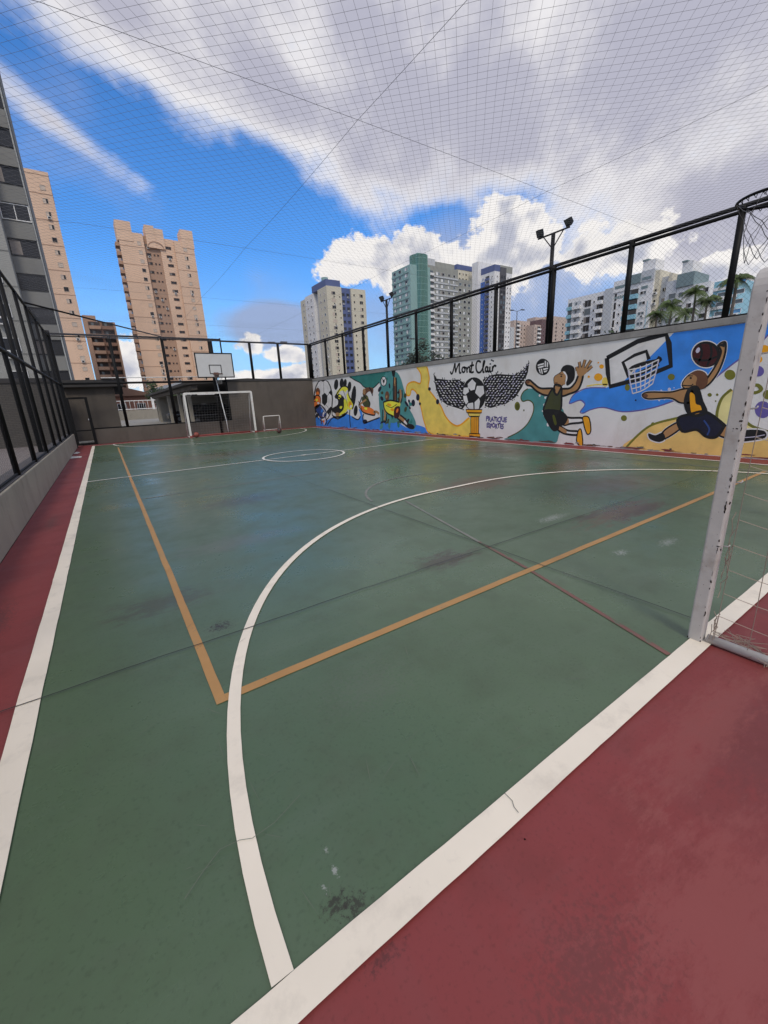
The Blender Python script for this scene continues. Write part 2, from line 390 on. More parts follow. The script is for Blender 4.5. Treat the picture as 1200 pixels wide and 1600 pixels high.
# ------------------------------------------------------------------ ground and court
WX, WY, LX = 10.44, 22.76, -1.19           # painted wall, far wall, left wall
q = MB(); q.quad((-2500, -2500, -.06), (2500, -2500, -.06), (2500, 2500, -.06), (-2500, 2500, -.06), 'asphalt'); struct(q.build('ground'))
BROWN = (.118, .086, .050); DARK = (.034, .030, .021); PALE = (.30, .32, .29)
GRIME = (.062, .056, .036); WORN = (.125, .135, .110)
floor_mat('floor_red', (.222, .037, .036), .60, [(-.95, 3.9, .14, .6, (.10, .030, .03), .75), (-.9, 7.2, .14, .9, (.11, .045, .04), .7), (.36, .645, .10, .03, (.06, .02, .02), .6), (2.1, .3, .7, .3, (.14, .035, .035), .5), (1.2, .1, .6, .35, (.27, .065, .06), .75), (2.0, .45, .9, .16, (.27, .07, .062), .6), (.8, .3, .35, .2, (.15, .035, .033), .7), (3.0, .2, .5, .4, (.26, .075, .066), .6), (1.6, -.2, .7, .25, (.16, .04, .038), .6), (3.6, .35, .5, .3, (.12, .06, .05), .6)])
floor_mat('floor_green', (.084, .134, .073), .33, [(5.1, 2.34, 1.2, .34, BROWN, 1.0), (5.1, 4.75, 1.2, .7, BROWN, .95), (7.6, 4.6, 1.6, .7, BROWN, .75), (6.6, 3.2, 1.4, .7, BROWN, .7), (5.3, 2.22, .8, .12, (.085, .062, .040), .9), (4.6, 2.5, .5, .08, (.07, .055, .042), .8), (.39, 2.75, .12, .10, DARK, .95), (.31, .83, .075, .055, DARK, .85), (.36, .80, .07, .05, DARK, .8), (2.42, 2.62, .5, .22, GRIME, .9),
    (4.25, 2.75, .4, .12, PALE, .7), (3.75, 1.7, .13, .07, PALE, .8), (4.35, 1.55, .24, .08, PALE, .65), (.345, .92, .012, .03, PALE, .95), (.35, .99, .015, .018, PALE, .95), (.295, .895, .010, .026, PALE, .9), (6.5, 9.0, 2.6, 1.6, BROWN, .65), (8.6, 7.0, 1.1, 2.6, BROWN, .7), (8.8, 13.5, 1.1, 3.5, BROWN, .6), (1.6, 6.5, .9, .5, GRIME, .6), (3.0, 13.0, 2.4, 1.2, BROWN, .5), (.1, 3.4, .5, .25, GRIME, .6), (1.0, 4.5, .8, .35, WORN, .5), (.9, 1.6, .4, .3, WORN, .3)])
q = MB(); q.box(LX, WX, -3.0, WY, -.055, 0, 'floor_red'); court = struct(q.build('court_floor'))
def sheet(name, pts, z, m, parent=court):
    q = MB(); i = len(q.v); q.v += [(p[0], p[1], z) for p in pts]; q.face(range(len(pts)), m); return q.build(name, parent)
def strip(name, pts, w, z, m, parent=court):
    """ribbon of constant width painted along a polyline"""
    q = MB(); pts = [Vector((p[0], p[1])) for p in pts]; n = len(pts); cl = (pts[0]-pts[-1]).length < 1e-6
    for k in range(n):
        if cl: t = pts[(k+1) % (n-1)] - pts[(k-1) % (n-1)]
        else: t = pts[min(k+1, n-1)] - pts[max(k-1, 0)]
        t.normalize(); o = Vector((-t.y, t.x))*w/2
        q.v += [(pts[k].x+o.x, pts[k].y+o.y, z), (pts[k].x-o.x, pts[k].y-o.y, z)]
    for k in range(n-1): q.face((2*k, 2*k+1, 2*k+3, 2*k+2), m)
    return q.build(name, parent)
XS, XR, YB, YF = -.575, 9.72, .765, 21.75
def hand(a, b, amp=.0035, step=.09):    # a hand-masked straight line is never quite straight
    a = Vector(a); b = Vector(b); n = max(2, int((b-a).length/step)); t = (b-a).normalized(); o = Vector((-t.y, t.x))
    return [a.lerp(b, k/n)+o*amp*(noise.noise((k*.23, a.x, b.y))+.5*noise.noise((k*.9, a.y, 3))) for k in range(n+1)]
sheet('playing_surface', [(XS-.05, YB-.05), (XR+.02, YB-.05), (XR+.02, YF+.02), (XS-.05, YF+.02)], .004, 'floor_green')
ZO, ZW = .008, .012
strip('orange_line', hand((.225, 1.955), (.225, 19.7)), .052, ZO, 'line_orange')
strip('orange_line', hand((.251, 1.985), (9.02, 1.985)), .06, ZO, 'line_orange')
strip('orange_line', [(8.99, 2.015), (8.99, 19.7)], .05, ZO, 'line_faded')
strip('orange_line', [(.251, 19.67), (8.96, 19.67)], .05, ZO, 'line_faded')
strip('orange_line', [(.251, 7.9), (8.96, 7.9)], .045, ZO, 'line_faded')
strip('orange_line', [(.251, 13.75), (8.96, 13.75)], .045, ZO, 'line_faded')
strip('red_line', [(2.42, .77), (2.78, 1.955)], .035, ZO, 'line_red')
strip('red_line', [(2.80, 2.02), (2.98, 2.75)], .035, ZO, 'line_red')
strip('red_line', [(2.98, 2.75), (3.45, 4.64)], .035, ZO, 'line_faded')
arc = lambda cx, cy, r, a0, a1, n=26: [(cx+r*math.cos(math.radians(a0+(a1-a0)*k/n)), cy+r*math.sin(math.radians(a0+(a1-a0)*k/n))) for k in range(n+1)]
strip('free_throw_arc', arc(4.5, 4.7, 1.45, 10, 170), .04, ZO, 'line_faded')
strip('free_throw_arc', arc(4.5, 17.7, 1.45, 190, 350), .04, ZO, 'line_faded')
RA = 4.03
strip('sideline', hand((-.625, -3.0), (-.625, YF+.05)), .105, ZW, 'line_white')
strip('sideline', [(9.745, .77), (9.745, YF+.05)], .06, ZW, 'line_thin')
strip('baseline', hand((-.57, .715), (9.70, .715)), .098, ZW, 'line_white')
strip('end_line', [(-.57, YF+.02), (9.71, YF+.02)], .06, ZW, 'line_thin')
strip('goal_area_line', arc(4.14, .765, RA, 180, 90, 40) + arc(4.95, .765, RA, 90, 0, 40)[1:], .062, ZW, 'line_white')
strip('goal_area_line', arc(4.14, YF, RA, 180, 270, 40) + arc(4.95, YF, RA, 270, 360, 40)[1:], .06, ZW, 'line_thin')
strip('halfway_line', [(-.57, 10.80), (9.71, 10.80)], .06, ZW, 'line_thin')
strip('centre_circle', arc(4.50, 10.80, 1.13, 0, 360, 64), .065, ZW+.003, 'line_thin')
strip('centre_spot', [(4.42, 10.8), (4.56, 10.8)], .12, ZW+.003, 'line_thin')
# contraction joints and cracks in the slab
def wander(a, b, amp, step=.12, seed=0.0):
    a = Vector(a); b = Vector(b); n = max(2, int((b-a).length/step)); t = (b-a).normalized(); o = Vector((-t.y, t.x)); pts = []
    for k in range(n+1):
        p = a.lerp(b, k/n); pts.append(p + o*amp*(noise.noise((p.x*2.1+seed, p.y*2.1, seed))+.5*noise.noise((p.x*9+seed, p.y*9, seed))))
    return pts
ZJ = .0165
for a, b, w in (((LX, 2.60), (4.6, 2.56), .0075), ((4.6, 2.56), (9.7, 2.56), .004), ((2.94, .78), (2.95, 6.2), .008), ((2.95, 6.2), (2.95, 21.7), .004), ((LX, 6.9), (9.7, 6.9), .004), ((6.75, .78), (6.75, 21.7), .004), ((LX, 14.6), (9.7, 14.6), .005)):
    strip('slab_joint', wander(a, b, .012, seed=a[0]+b[1]), w, ZJ, 'joint_dark')
crk = [(290, 1410), (318, 1368), (345, 1332), (375, 1318), (395, 1315), (430, 1290), (470, 1246)]
strip('floor_crack', [on_z(*p).to_2d() for p in crk], .0022, ZJ, 'crack_pale')
crk = [(788, 1244), (800, 1256), (803, 1266), (810, 1275)]
strip('floor_crack', [on_z(*p).to_2d() for p in crk], .002, ZJ, 'joint_dark')
for pts in ([(108, 717), (112, 713), (128, 713), (127, 715), (117, 716)], [(114, 709), (120, 706), (126, 707), (121, 709)]):
    sheet('paint_scuff', [on_z(*p).to_2d() for p in pts], .004, 'scuff_white')

# grit, bits of leaf and hairline scratches lying on the floor
rg = random.Random(21); q = MB()
for k in range(190):
    d = rg.random()**1.6*9+.6; a = rg.uniform(-.05, 1.45); x, y = d*math.sin(a), d*math.cos(a)
    if x < LX+.05 or x > WX-.05 or y < -.2: continue
    r = rg.uniform(.0022, .0065); i = len(q.v); n = 5; t0 = rg.uniform(0, 6)
    q.v += [(x+r*rg.uniform(.5, 1.6)*math.cos(t0+2*math.pi*j/n), y+r*rg.uniform(.5, 1.6)*math.sin(t0+2*math.pi*j/n), .019) for j in range(n)]; q.face(range(n), rg.choice(('joint_dark', 'joint_dark', 'bark', 'scuff_white')))
stuff(q.build('grit', court)); q = MB()
for k in range(150):
    d = rg.random()**1.4*6+.6; a = rg.uniform(-.1, 1.4); x, y = d*math.sin(a), d*math.cos(a)
    if x < LX+.1 or x > 9.5 or y < .8: continue
    t = rg.uniform(0, math.pi); L_ = rg.uniform(.03, .22); w = rg.uniform(.0006, .0014); c, s_ = math.cos(t), math.sin(t); i = len(q.v)
    q.v += [(x+c*L_*u-s_*w*v+.02*L_*u*u, y+s_*L_*u+c*w*v, .0185) for u, v in ((-.5, 0), (0, 1), (.5, 0), (0, -1))]; q.face(range(i, i+4), 'crack_pale')
stuff(q.build('scratches', court))

# ------------------------------------------------------------------ patio, yard
q = MB(); q.box(-30, LX-.31, -6, WY+.3, -.055, .14, 'concrete'); patio = struct(q.build('patio'))
m = MAT['concrete'].copy(); m.name = 'paving'; MAT['paving'] = m
def brickify(m, sx, sy, c1, c2, mortar, swap=False):
    t = m.node_tree; b = t.nodes['Principled BSDF']
    tc = t.nodes.new('ShaderNodeTexCoord'); mp = t.nodes.new('ShaderNodeMapping'); t.links.new(tc.outputs['Object'], mp.inputs[0])
    if swap: mp.inputs['Rotation'].default_value = (math.radians(90), 0, 0)
    br = t.nodes.new('ShaderNodeTexBrick'); t.links.new(mp.outputs[0], br.inputs['Vector'])
    br.inputs['Scale'].default_value = 1; br.inputs['Brick Width'].default_value = sx; br.inputs['Row Height'].default_value = sy; br.inputs['Mortar Size'].default_value = sy*.10
    br.inputs['Color1'].default_value = (*c1, 1); br.inputs['Color2'].default_value = (*c2, 1); br.inputs['Mortar'].default_value = (*mortar, 1)
    t.links.new(br.outputs['Color'], b.inputs['Base Color'])
    bp = t.nodes.new('ShaderNodeBump'); bp.invert = True; bp.inputs['Strength'].default_value = .6; bp.inputs['Distance'].default_value = .01
    t.links.new(br.outputs['Fac'], bp.inputs['Height']); t.links.new(bp.outputs[0], b.inputs['Normal'])
brickify(MAT['paving'], .2, .1, (.20, .17, .165), (.26, .23, .22), (.11, .10, .10))
patio.data.materials[0] = MAT['paving']
brickify(MAT['brick_dark'], .22, .07, (.085, .078, .070), (.10, .09, .08), (.05, .046, .043), True)
q = MB(); q.box(-30, 60, WY+.31, 66, -.055, .12, 'concrete'); struct(q.build('yard'))

# ------------------------------------------------------------------ walls round the court
lw = thing('low_wall', 'low taupe wall along the left red margin, carrying the tall black fence', 'wall', (LX-.15, 8, 0))
def kid(o, p): o.parent = p; o.matrix_parent_inverse = Matrix.Translation(p.location).inverted(); return o
kid(bx('wall_body', None, 'left_wall', LX-.30, LX, -3, 21.6, 0, .585, bevel=.012), lw)
kid(bx('ledge', None, 'ledge', LX-.30, LX-.03, -3, 21.6, .587, .60), lw)
fw = thing('boundary_wall', 'dark taupe end wall behind the far goal, low at left and high at right', 'wall', (5, WY, 0))
kid(bx('low_section', None, 'far_wall', -.50, 5.62, WY, WY+.16, 0, .665, bevel=.01), fw)
kid(bx('high_section', None, 'far_wall', 5.622, WX, WY, WY+.16, 0, 2.62), fw)
kid(bx('coping', None, 'roof_dark', 5.60, WX, WY-.03, WY+.19, 2.622, 2.74), fw)
bw = thing('brick_wall', 'dark brick wall behind the left fence across the paved patio', 'wall', (-8, WY, 0))
kid(bx('wall_body', None, 'brick_dark', -16, -1.36, WY, WY+.2, .14, 2.72), bw)
kid(bx('coping', None, 'roof_dark', -16, -1.36, WY-.05, WY+.25, 2.722, 2.90), bw)
an = thing('annex', 'flat grey annex wall with dark fascia behind the corner gate', 'annex', (0, 24.2, .12))
kid(bx('wall', None, 'far_wall', -1.30, .62, 24.0, 27, .12, 2.55), an)
kid(bx('fascia', None, 'roof_dark', -1.34, 1.05, 23.7, 27.2, 2.552, 2.86), an)
kid(bx('bracket', None, 'black_metal', .63, .98, 23.9, 24.1, 2.2, 2.545), an)
# painted wall
mw = thing('mural_wall', 'long white wall painted with a sports mural along the right side', 'wall', (WX+.09, 11, 0))
kid(bx('wall_body', None, 'mural_white', WX, WX+.18, -3, WY+.16, 0, 2.55), mw)
kid(bx('coping', None, 'coping', WX-.025, WX+.205, -3, WY-.04, 2.552, 2.69, bevel=.008), mw)
def part(th, name, q, smooth=False, bevel=0): return kid(q.build(name, None, smooth, bevel), th)
def pbox(th, name, m, *b, bevel=0): return kid(bx(name, None, m, *b, bevel=bevel), th)
def ptube(th, name, m, pts, r, sides=8, square=False): return kid(tb(name, None, m, pts, r, sides, square), th)

# ------------------------------------------------------------------ fences
def wire_mesh(q, plane, c, a0, a1, z0, z1, cell, r, m):
    """diamond chain link filling a rectangle; plane 'x' or 'y' at c, running a0..a1"""
    H = z1-z0; st = cell*math.sqrt(2); n = int((a1-a0+H)/st)+1
    pt = (lambda a, z: (c, a, z)) if plane == 'x' else (lambda a, z: (a, c, z))
    for s in (1, -1):
        for k in range(n):
            b = a0 - H + k*st if s == 1 else a0 + k*st
            # line a = b + s*(z-z0)
            t0, t1 = 0.0, H
            if s == 1: t0 = max(t0, a0-b); t1 = min(t1, a1-b)
            else: t0 = max(t0, b-a1); t1 = min(t1, b-a0)
            if t1-t0 < .03: continue
            off = r*s
            p = [pt(b+s*t0, z0+t0), pt(b+s*t1, z0+t1)]
            p = [(x+off, y, z) if plane == 'x' else (x, y+off, z) for x, y, z in p]
            q.tube(p, r, m, 3, caps=False)
PB = .060
rf = thing('chain_link_fence', 'black chain link fence with twin top pipes standing on the mural wall', 'fence', (WX+.09, 11, 2.69))
FX = WX+.09
for k in range(-2, 11):
    y = 3.40 + 1.945*k
    ptube(rf, 'post', 'black_metal', [(FX, y, 2.69), (FX, y, 4.60)], PB, 10)
ptube(rf, 'top_rail', 'black_metal', [(FX, -3, 4.60), (FX, WY+.05, 4.60)], .042)
ptube(rf, 'top_rail', 'black_metal', [(FX-.02, -3, 4.505), (FX-.02, WY+.05, 4.505)], .036)
ptube(rf, 'bottom_rail', 'black_metal', [(FX, -3, 2.715), (FX, WY+.05, 2.715)], .018)
q = MB(); wire_mesh(q, 'x', FX, 0.5, WY, 2.72, 4.54, .07, .0014, 'dark_wire'); stuff(part(rf, 'wire_mesh', q))

ff = thing('chain_link_fence', 'black chain link fence across the far end above the end wall', 'fence', (4.6, WY+.08, .66))
FY = WY+.08
for x, z0 in ((.83, .667), (2.93, .667), (7.05, 2.742), (8.60, 2.742), (10.40, 2.742)):
    ptube(ff, 'post', 'black_metal', [(x, FY, z0), (x, FY, 4.64 if x < 6 else 4.58)], .068, 10)
ptube(ff, 'post', 'black_metal', [(5.08, FY, .667), (5.08, FY, 4.64)], .11, 12)
pbox(ff, 'post', 'black_metal', 5.56, 5.615, FY-.03, FY+.03, .667, 4.72)
ptube(ff, 'top_rail', 'black_metal', [(-1.27, FY, 4.66), (5.6, FY, 4.66)], .04)
ptube(ff, 'top_rail', 'black_metal', [(-1.27, FY, 4.57), (5.6, FY, 4.60)], .022)
ptube(ff, 'top_rail', 'black_metal', [(5.6, FY, 4.59), (10.42, FY, 4.57)], .042)
ptube(ff, 'middle_rail', 'black_metal', [(-1.27, FY, 2.66), (5.58, FY, 2.66)], .048)
ptube(ff, 'bottom_rail', 'black_metal', [(-.5, FY, .69), (5.58, FY, .69)], .035)
q = MB(); wire_mesh(q, 'y', FY, -.5, 5.58, .70, 4.62, .08, .0013, 'dark_wire'); wire_mesh(q, 'y', FY, 5.6, 10.4, 2.75, 4.56, .08, .0013, 'dark_wire'); stuff(part(ff, 'wire_mesh', q))

lf = thing('chain_link_fence', 'tall black chain link fence on the low wall along the left side', 'fence', (LX-.08, 8, .60))
FL = LX-.07
for y in (.2, 2.2, 4.2, 6.2, 8.19, 10.15, 12.17, 14.2, 16.0, 18.0, 20.0):
    ptube(lf, 'post', 'black_metal', [(FL, y, .60), (FL, y, 4.43)], .040, 10)
pbox(lf, 'corner_post', 'black_metal', FL-.08, FL+.09, 21.66, 21.86, .0, 4.62)
ptube(lf, 'top_rail', 'black_metal', [(FL, -3, 4.43), (FL, 21.75, 4.43)], .038)
ptube(lf, 'middle_rail', 'black_metal', [(FL, -3, 2.585), (FL, 21.75, 2.585)], .042)
ptube(lf, 'bottom_rail', 'black_metal', [(FL, -3, .625), (FL, 21.75, .625)], .018)
q = MB(); wire_mesh(q, 'x', FL, 1.0, 21.7, .63, 4.41, .08, .0009, 'dark_wire'); stuff(part(lf, 'wire_mesh', q))

gt = thing('gate', 'black framed mesh gate in the far left corner of court', 'gate', (-.85, WY-.04, 0))
GY = WY-.04
for x in (-1.20, -.53): pbox(gt, 'upright', 'black_metal', x-.055, x+.055, GY-.03, GY+.03, .01, 2.08)
for z, h in ((2.045, .04), (.65, .025), (.055, .045)): pbox(gt, 'crossbar', 'black_metal', -1.144, -.586, GY-.025, GY+.025, z-h, z+h)
q = MB(); wire_mesh(q, 'y', GY, -1.16, -.57, .08, 2.02, .08, .0013, 'dark_wire'); stuff(part(gt, 'wire_mesh', q))
ptube(gt, 'latch', 'chrome', [(-.60, GY-.05, 1.02), (-.60, GY-.05, 1.16)], .012)

# corner pipe that carries the roof net
tag(tb('net_pipe', None, 'black_metal', [(FL, 15.7, 4.46), (2.90, WY+.02, 4.70)], .026), 'thin black pipe running diagonally over the far left corner', 'pipe')
tag(tb('conduit', None, 'frame_white', [(.2, 23.6, 2.93), (5.3, 23.6, 2.93)], .022), 'thin white conduit strung level behind the far fence', 'conduit')

# ------------------------------------------------------------------ roof net
NZ = 4.60
def sag(x, y):
    w = .045*abs(math.sin(math.pi*(x-3.1)/3.55))+.045*abs(math.sin(math.pi*(y-4.87)/4.6))
    return Vector((.014*noise.noise((x*1.4, y*1.4, 3)), .014*noise.noise((x*1.4, y*1.4, 9)), -w+.06*noise.noise((x*.55, y*.55, 5))))
rn = thing('roof_net', 'wide square mesh sports net stretched overhead across the whole court', 'net', (4.6, 10, NZ))
q = MB(); cell = .099; X0, X1, Y0, Y1 = LX-.05, WX+.06, -.9, WY+.02
s2 = math.sqrt(2)
mi = q.mi('net_cord')
for fam in (1, -1):
    lo = (Y0-X1) if fam == 1 else (X0+Y0); hi = (Y1-X0) if fam == 1 else (X1+Y1)
    k = int(lo/(cell*s2))
    while k*cell*s2 < hi:
        c = k*cell*s2; k += 1
        # y = c + fam*x
        if fam == 1: xa, xb = max(X0, Y0-c), min(X1, Y1-c)
        else: xa, xb = max(X0, c-Y1), min(X1, c-Y0)
        if xb-xa < .05: continue
        n = max(1, int((xb-xa)/.42)); pts = []
        for j in range(n+1):
            x = xa+(xb-xa)*j/n; y = c+fam*x; pts.append(Vector((x, y, NZ))+sag(x, y))
        i = len(q.v); R3 = .00095
        t = Vector((1, fam, 0)).normalized(); b = Vector((-t.y, t.x, 0))
        for p in pts: q.v += [tuple(p+b*R3-Vector((0, 0, R3*.6))), tuple(p-b*R3-Vector((0, 0, R3*.6))), tuple(p+Vector((0, 0, R3*1.2)))]
        for j in range(n):
            for e in range(3): q.f.append((i+3*j+e, i+3*j+(e+1) % 3, i+3*j+3+(e+1) % 3, i+3*j+3+e)); q.m.append(mi)
stuff(part(rn, 'netting', q))
for x in (3.1, 6.7):
    ptube(rn, 'support_cable', 'cable_steel', [(x, -.9, 4.62)]+[(x, y, 4.615-.03*math.sin(math.pi*((y-4.87) % 4.6)/4.6)) for y in [4.87+.46*j for j in range(-12, 39)] if -.9 < y < WY]+[(x, WY, 4.62)], .0020, 5)
for y in (.3, 4.87, 9.5, 14.1, 18.7):
    ptube(rn, 'support_cable', 'cable_steel', [(LX-.05, y, 4.44), (0.2, y, 4.60), (3.1, y, 4.618), (6.7, y, 4.618), (WX+.06, y, 4.60)], .0020, 5)

# ------------------------------------------------------------------ floodlights
def floodlight(label, x, y, z0, z1, arm, facing, group='floodlight poles on the fences'):
    t = thing('floodlight_pole', label, 'floodlight', (x, y, z0), group)
    ptube(t, 'pole', 'black_metal', [(x, y, z0), (x, y, z1)], .05, 10)
    ptube(t, 'crossbar', 'black_metal', [(x, y-arm, z1), (x, y+arm, z1)], .022, 8)
    for s in (-1, 1):
        ptube(t, 'brace', 'black_metal', [(x, y, z1-.36), (x, y+s*arm*.62, z1-.015)], .014, 6)
        q = MB(); w = .092
        # lamp housing: tapered box aimed down at the court
        fr = [(0.0, -w, -w), (0.0, w, -w), (0.0, w, w), (0.0, -w, w)]
        bk = [(-.12, -w*.7, -w*.7), (-.12, w*.7, -w*.7), (-.12, w*.7, w*.7), (-.12, -w*.7, w*.7)]
        q.loft([bk, fr], 'black_metal')
        q.quad((.002, -w*.86, -w*.86), (.002, w*.86, -w*.86), (.002, w*.86, w*.86), (.002, -w*.86, w*.86), 'lamp_glass')
        me = q.mesh('lamp_head')
        o = bpy.data.objects.new('lamp_head', me); COL.objects.link(o)
        o.rotation_euler = (0, math.radians(38), facing + s*.25); o.location = (x+.02*math.cos(facing), y+s*arm*.88, z1+.105)
        kid(o, t)
        ptube(t, 'bracket', 'black_metal', [(x, y+s*arm*.88, z1), (x, y+s*arm*.88, z1+.12)], .016, 6)
    return t
floodlight('floodlight pole with two square lamps on the mural wall, nearer the small ball goal end of it', FX+.11, 15.20, 2.69, 5.38, .40, math.pi)['label'] = 'smaller-looking twin floodlight pole beside the green glass tower'
floodlight('large-looking twin floodlight pole rising above the mural fence, nearest the camera', FX+.11, 7.46, 2.69, 5.42, .46, math.pi)
floodlight('twin floodlight pole behind the left fence, cut by the frame edge', FL-.14, 12.6, .14, 4.95, .36, 0.0)

# ------------------------------------------------------------------ goals
def fillet_path(pts, r, n=6):
    out = [Vector(pts[0])]
    for k in range(1, len(pts)-1):
        p = Vector(pts[k]); a = (Vector(pts[k-1])-p).normalized(); b = (Vector(pts[k+1])-p).normalized()
        p0 = p+a*r; p1 = p+b*r
        for j in range(n+1):
            t = j/n; out.append(p0*(1-t)**2 + p*2*t*(1-t) + p1*t*t)
    return out+[Vector(pts[-1])]
def rope_net(q, fn, us, vs, r, m, sub=3):
    """net over a surface fn(u, v)"""
    for u in us:
        pts = [fn(u, vs[0]+(vs[-1]-vs[0])*k/(len(vs)*sub)) for k in range(len(vs)*sub+1)]; q.tube(pts, r, m, 3, caps=False)
    for v in vs:
        pts = [fn(us[0]+(us[-1]-us[0])*k/(len(us)*sub), v) for k in range(len(us)*sub+1)]; q.tube(pts, r, m, 3, caps=False)
lin = lambda a, b, n: [a+(b-a)*k/n for k in range(n+1)]
# near goal (only its left post and foot stand in view)
GX0, GX1, GYN = 2.716, 5.90, .744
ng = thing('goal', 'large white chipped goal post standing on the near baseline at right', 'goal', (4.3, GYN, 0), 'goals')
q = MB(); q.tube(fillet_path([(GX0, GYN, .006), (GX0, GYN, 1.985), (GX1, GYN, 1.985), (GX1, GYN, .006)], .09), .035, 'white_paint', square=True)
fr = part(ng, 'front_frame', q, bevel=.008)
for x in (GX0, GX1):
    ptube(ng, 'ground_bar', 'white_paint', [(x+.012, GYN-.05, .03), (x+.012, -.55, .03)], .026, 10)
    ptube(ng, 'back_stay', 'white_paint', fillet_path([(x+.012, GYN-.04, 1.96), (x+.012, .15, 1.96), (x+.012, -.55, .03)], .25), .02, 10)
ptube(ng, 'ground_bar', 'white_paint', [(GX0+.012, -.55, .03), (GX1+.012, -.55, .03)], .026, 10)
for x in (GX0, GX1): pbox(ng, 'foot_plate', 'rust', x-.034, x+.034, GYN-.034, GYN+.034, .0125, .022)
# chips, drill holes and net hooks on the post
rc = random.Random(11)
def chip(y, z, w, h):
    k = MB(); n = 9; x = GX0-.0356
    pts = [(x, y+w*math.cos(2*math.pi*j/n)*rc.uniform(.5, 1.2), z+h*math.sin(2*math.pi*j/n)*rc.uniform(.5, 1.2)) for j in range(n)]
    k.v += pts; k.face(range(n), 'rust'); part(ng, 'paint_chip', k)
for y, z, w, h in ((.720, 1.30, .010, .006), (.746, 1.262, .0035, .004), (.731, 1.262, .005, .0045), (.700, .87, .004, .014), (.715, .62, .012, .004), (.700, .605, .005, .009), (.760, 1.55, .004, .003)): chip(y, z, w, h)
for j in range(46): chip(GYN-.025-rc.uniform(0, .006), rc.uniform(.04, 1.9)**1.0, rc.uniform(.0012, .004), rc.uniform(.003, .02))
for j in range(18): chip(GYN+rc.uniform(-.03, .035), rc.uniform(.04, 1.9), rc.uniform(.001, .0022), rc.uniform(.001, .003))
for z in (.62, .98, 1.36, 1.62):
    ptube(ng, 'net_hook', 'white_paint', [(GX0-.01, GYN-.045, z), (GX0-.01, GYN-.068, z+.003), (GX0-.01, GYN-.072, z+.014)], .004, 6)
q = MB()
def side(x0, sl):
    def fn(u, v):   # u depth 0..1 , v height 0..1
        yb = -.55+.70*v*v
        y = (GYN-.085)*(1-u)+yb*u; z = .05+1.9*v - .10*math.sin(math.pi*u)*(.4+v)
        w = noise.noise((u*4+sl, v*5, sl))*.035*math.sin(math.pi*min(1, u*1.2+.1))
        return Vector((x0+w+.03*math.sin(math.pi*u), y, z))
    return fn
rope_net(q, side(GX0, 1.7), lin(0, 1, 8), lin(0, 1, 13), .0021, 'rope')
rope_net(q, side(GX1, 5.1), lin(.12, 1, 7), lin(0, 1, 13), .0016, 'rope')
def back(u, v):
    return Vector((GX0+(GX1-GX0)*u, -.53+.66*v*v-.05*math.sin(math.pi*v), .05+1.9*v))
rope_net(q, back, lin(0, 1, 26), lin(0, 1, 15), .0016, 'rope', 1)
for j in range(26):   # slack net heaped along the ground bar
    a = random.uniform(0, 6.28); x, y = GX0+random.uniform(-.02, .16), GYN-.12-random.uniform(0, .75)
    p = [(x+random.uniform(-.10, .10), y+random.uniform(-.12, .12), .014+.05*random.random()**2) for _ in range(5)]
    q.tube(p, .0018, 'rope', 3, caps=False)
for j in range(14):
    z = random.uniform(.06, .75); p = [(GX0-.01+random.uniform(-.012, .02), GYN-.06-random.uniform(0, .03), z+dz) for dz in (-.06, -.02, .03, .07)]
    q.tube(p, .0022, 'rope', 3, caps=False)
stuff(part(ng, 'net', q))
# far goal
fg = thing('goal', 'white goal with a sagging net in front of the far wall', 'goal', (4.8, 21.6, 0), 'goals')
A0, A1, GF = 3.28, 6.42, 21.55
q = MB(); q.tube(fillet_path([(A0, GF, .012), (A0, GF, 2.06), (A1, GF, 2.06), (A1, GF, .012)], .05, 3), .045, 'goal_white', square=True); part(fg, 'front_frame', q, bevel=.008)
for x in (A0, A1):
    ptube(fg, 'ground_bar', 'goal_white', [(x, GF-.04, .035), (x, GF+.95, .035)], .028, 8)
    ptube(fg, 'back_stay', 'goal_white', fillet_path([(x, GF+.04, 2.02), (x, GF+.35, 1.95), (x, GF+.95, .04)], .2), .024, 8)
    pbox(fg, 'foot', 'red_paint', x-.048, x+.048, GF-.05, GF+.05, .0125, .11)
ptube(fg, 'ground_bar', 'red_paint', [(A0, GF+.95, .035), (A1, GF+.95, .035)], .028, 8)
q = MB()
rope_net(q, lambda u, v: Vector((A0+(A1-A0)*u, GF+.93-.60*v**1.6+.04*math.sin(u*17)*math.sin(3.14*v), .05+1.9*v-.06*math.sin(math.pi*u)*v)), lin(0, 1, 24), lin(0, 1, 15), .0022, 'rope_grey', 1)
for x in (A0, A1): rope_net(q, lambda u, v: Vector((x, GF+.05+u*(.88-.60*v**1.6), .05+1.9*v)), lin(0, 1, 6), lin(0, 1, 15), .0022, 'rope_grey', 1)
stuff(part(fg, 'net', q))
# small training goal
sg = thing('goal', 'small low white training goal against the far wall', 'goal', (7.6, 22.2, 0), 'goals')
B0, B1, SF = 7.08, 7.98, 22.08
q = MB(); q.tube(fillet_path([(B0, SF, .012), (B0, SF, .78), (B1, SF, .78), (B1, SF, .012)], .06, 4), .024, 'goal_white', 8); part(sg, 'front_frame', q, True)
for x in (B0, B1):
    ptube(sg, 'back_stay', 'goal_white', [(x, SF+.02, .77), (x+.06, SF+.5, .03)], .02, 8)
    ptube(sg, 'ground_bar', 'goal_white', [(x, SF, .03), (x+.06, SF+.5, .03)], .018, 8)
ptube(sg, 'ground_bar', 'goal_white', [(B0+.06, SF+.5, .03), (B1+.06, SF+.5, .03)], .018, 8)

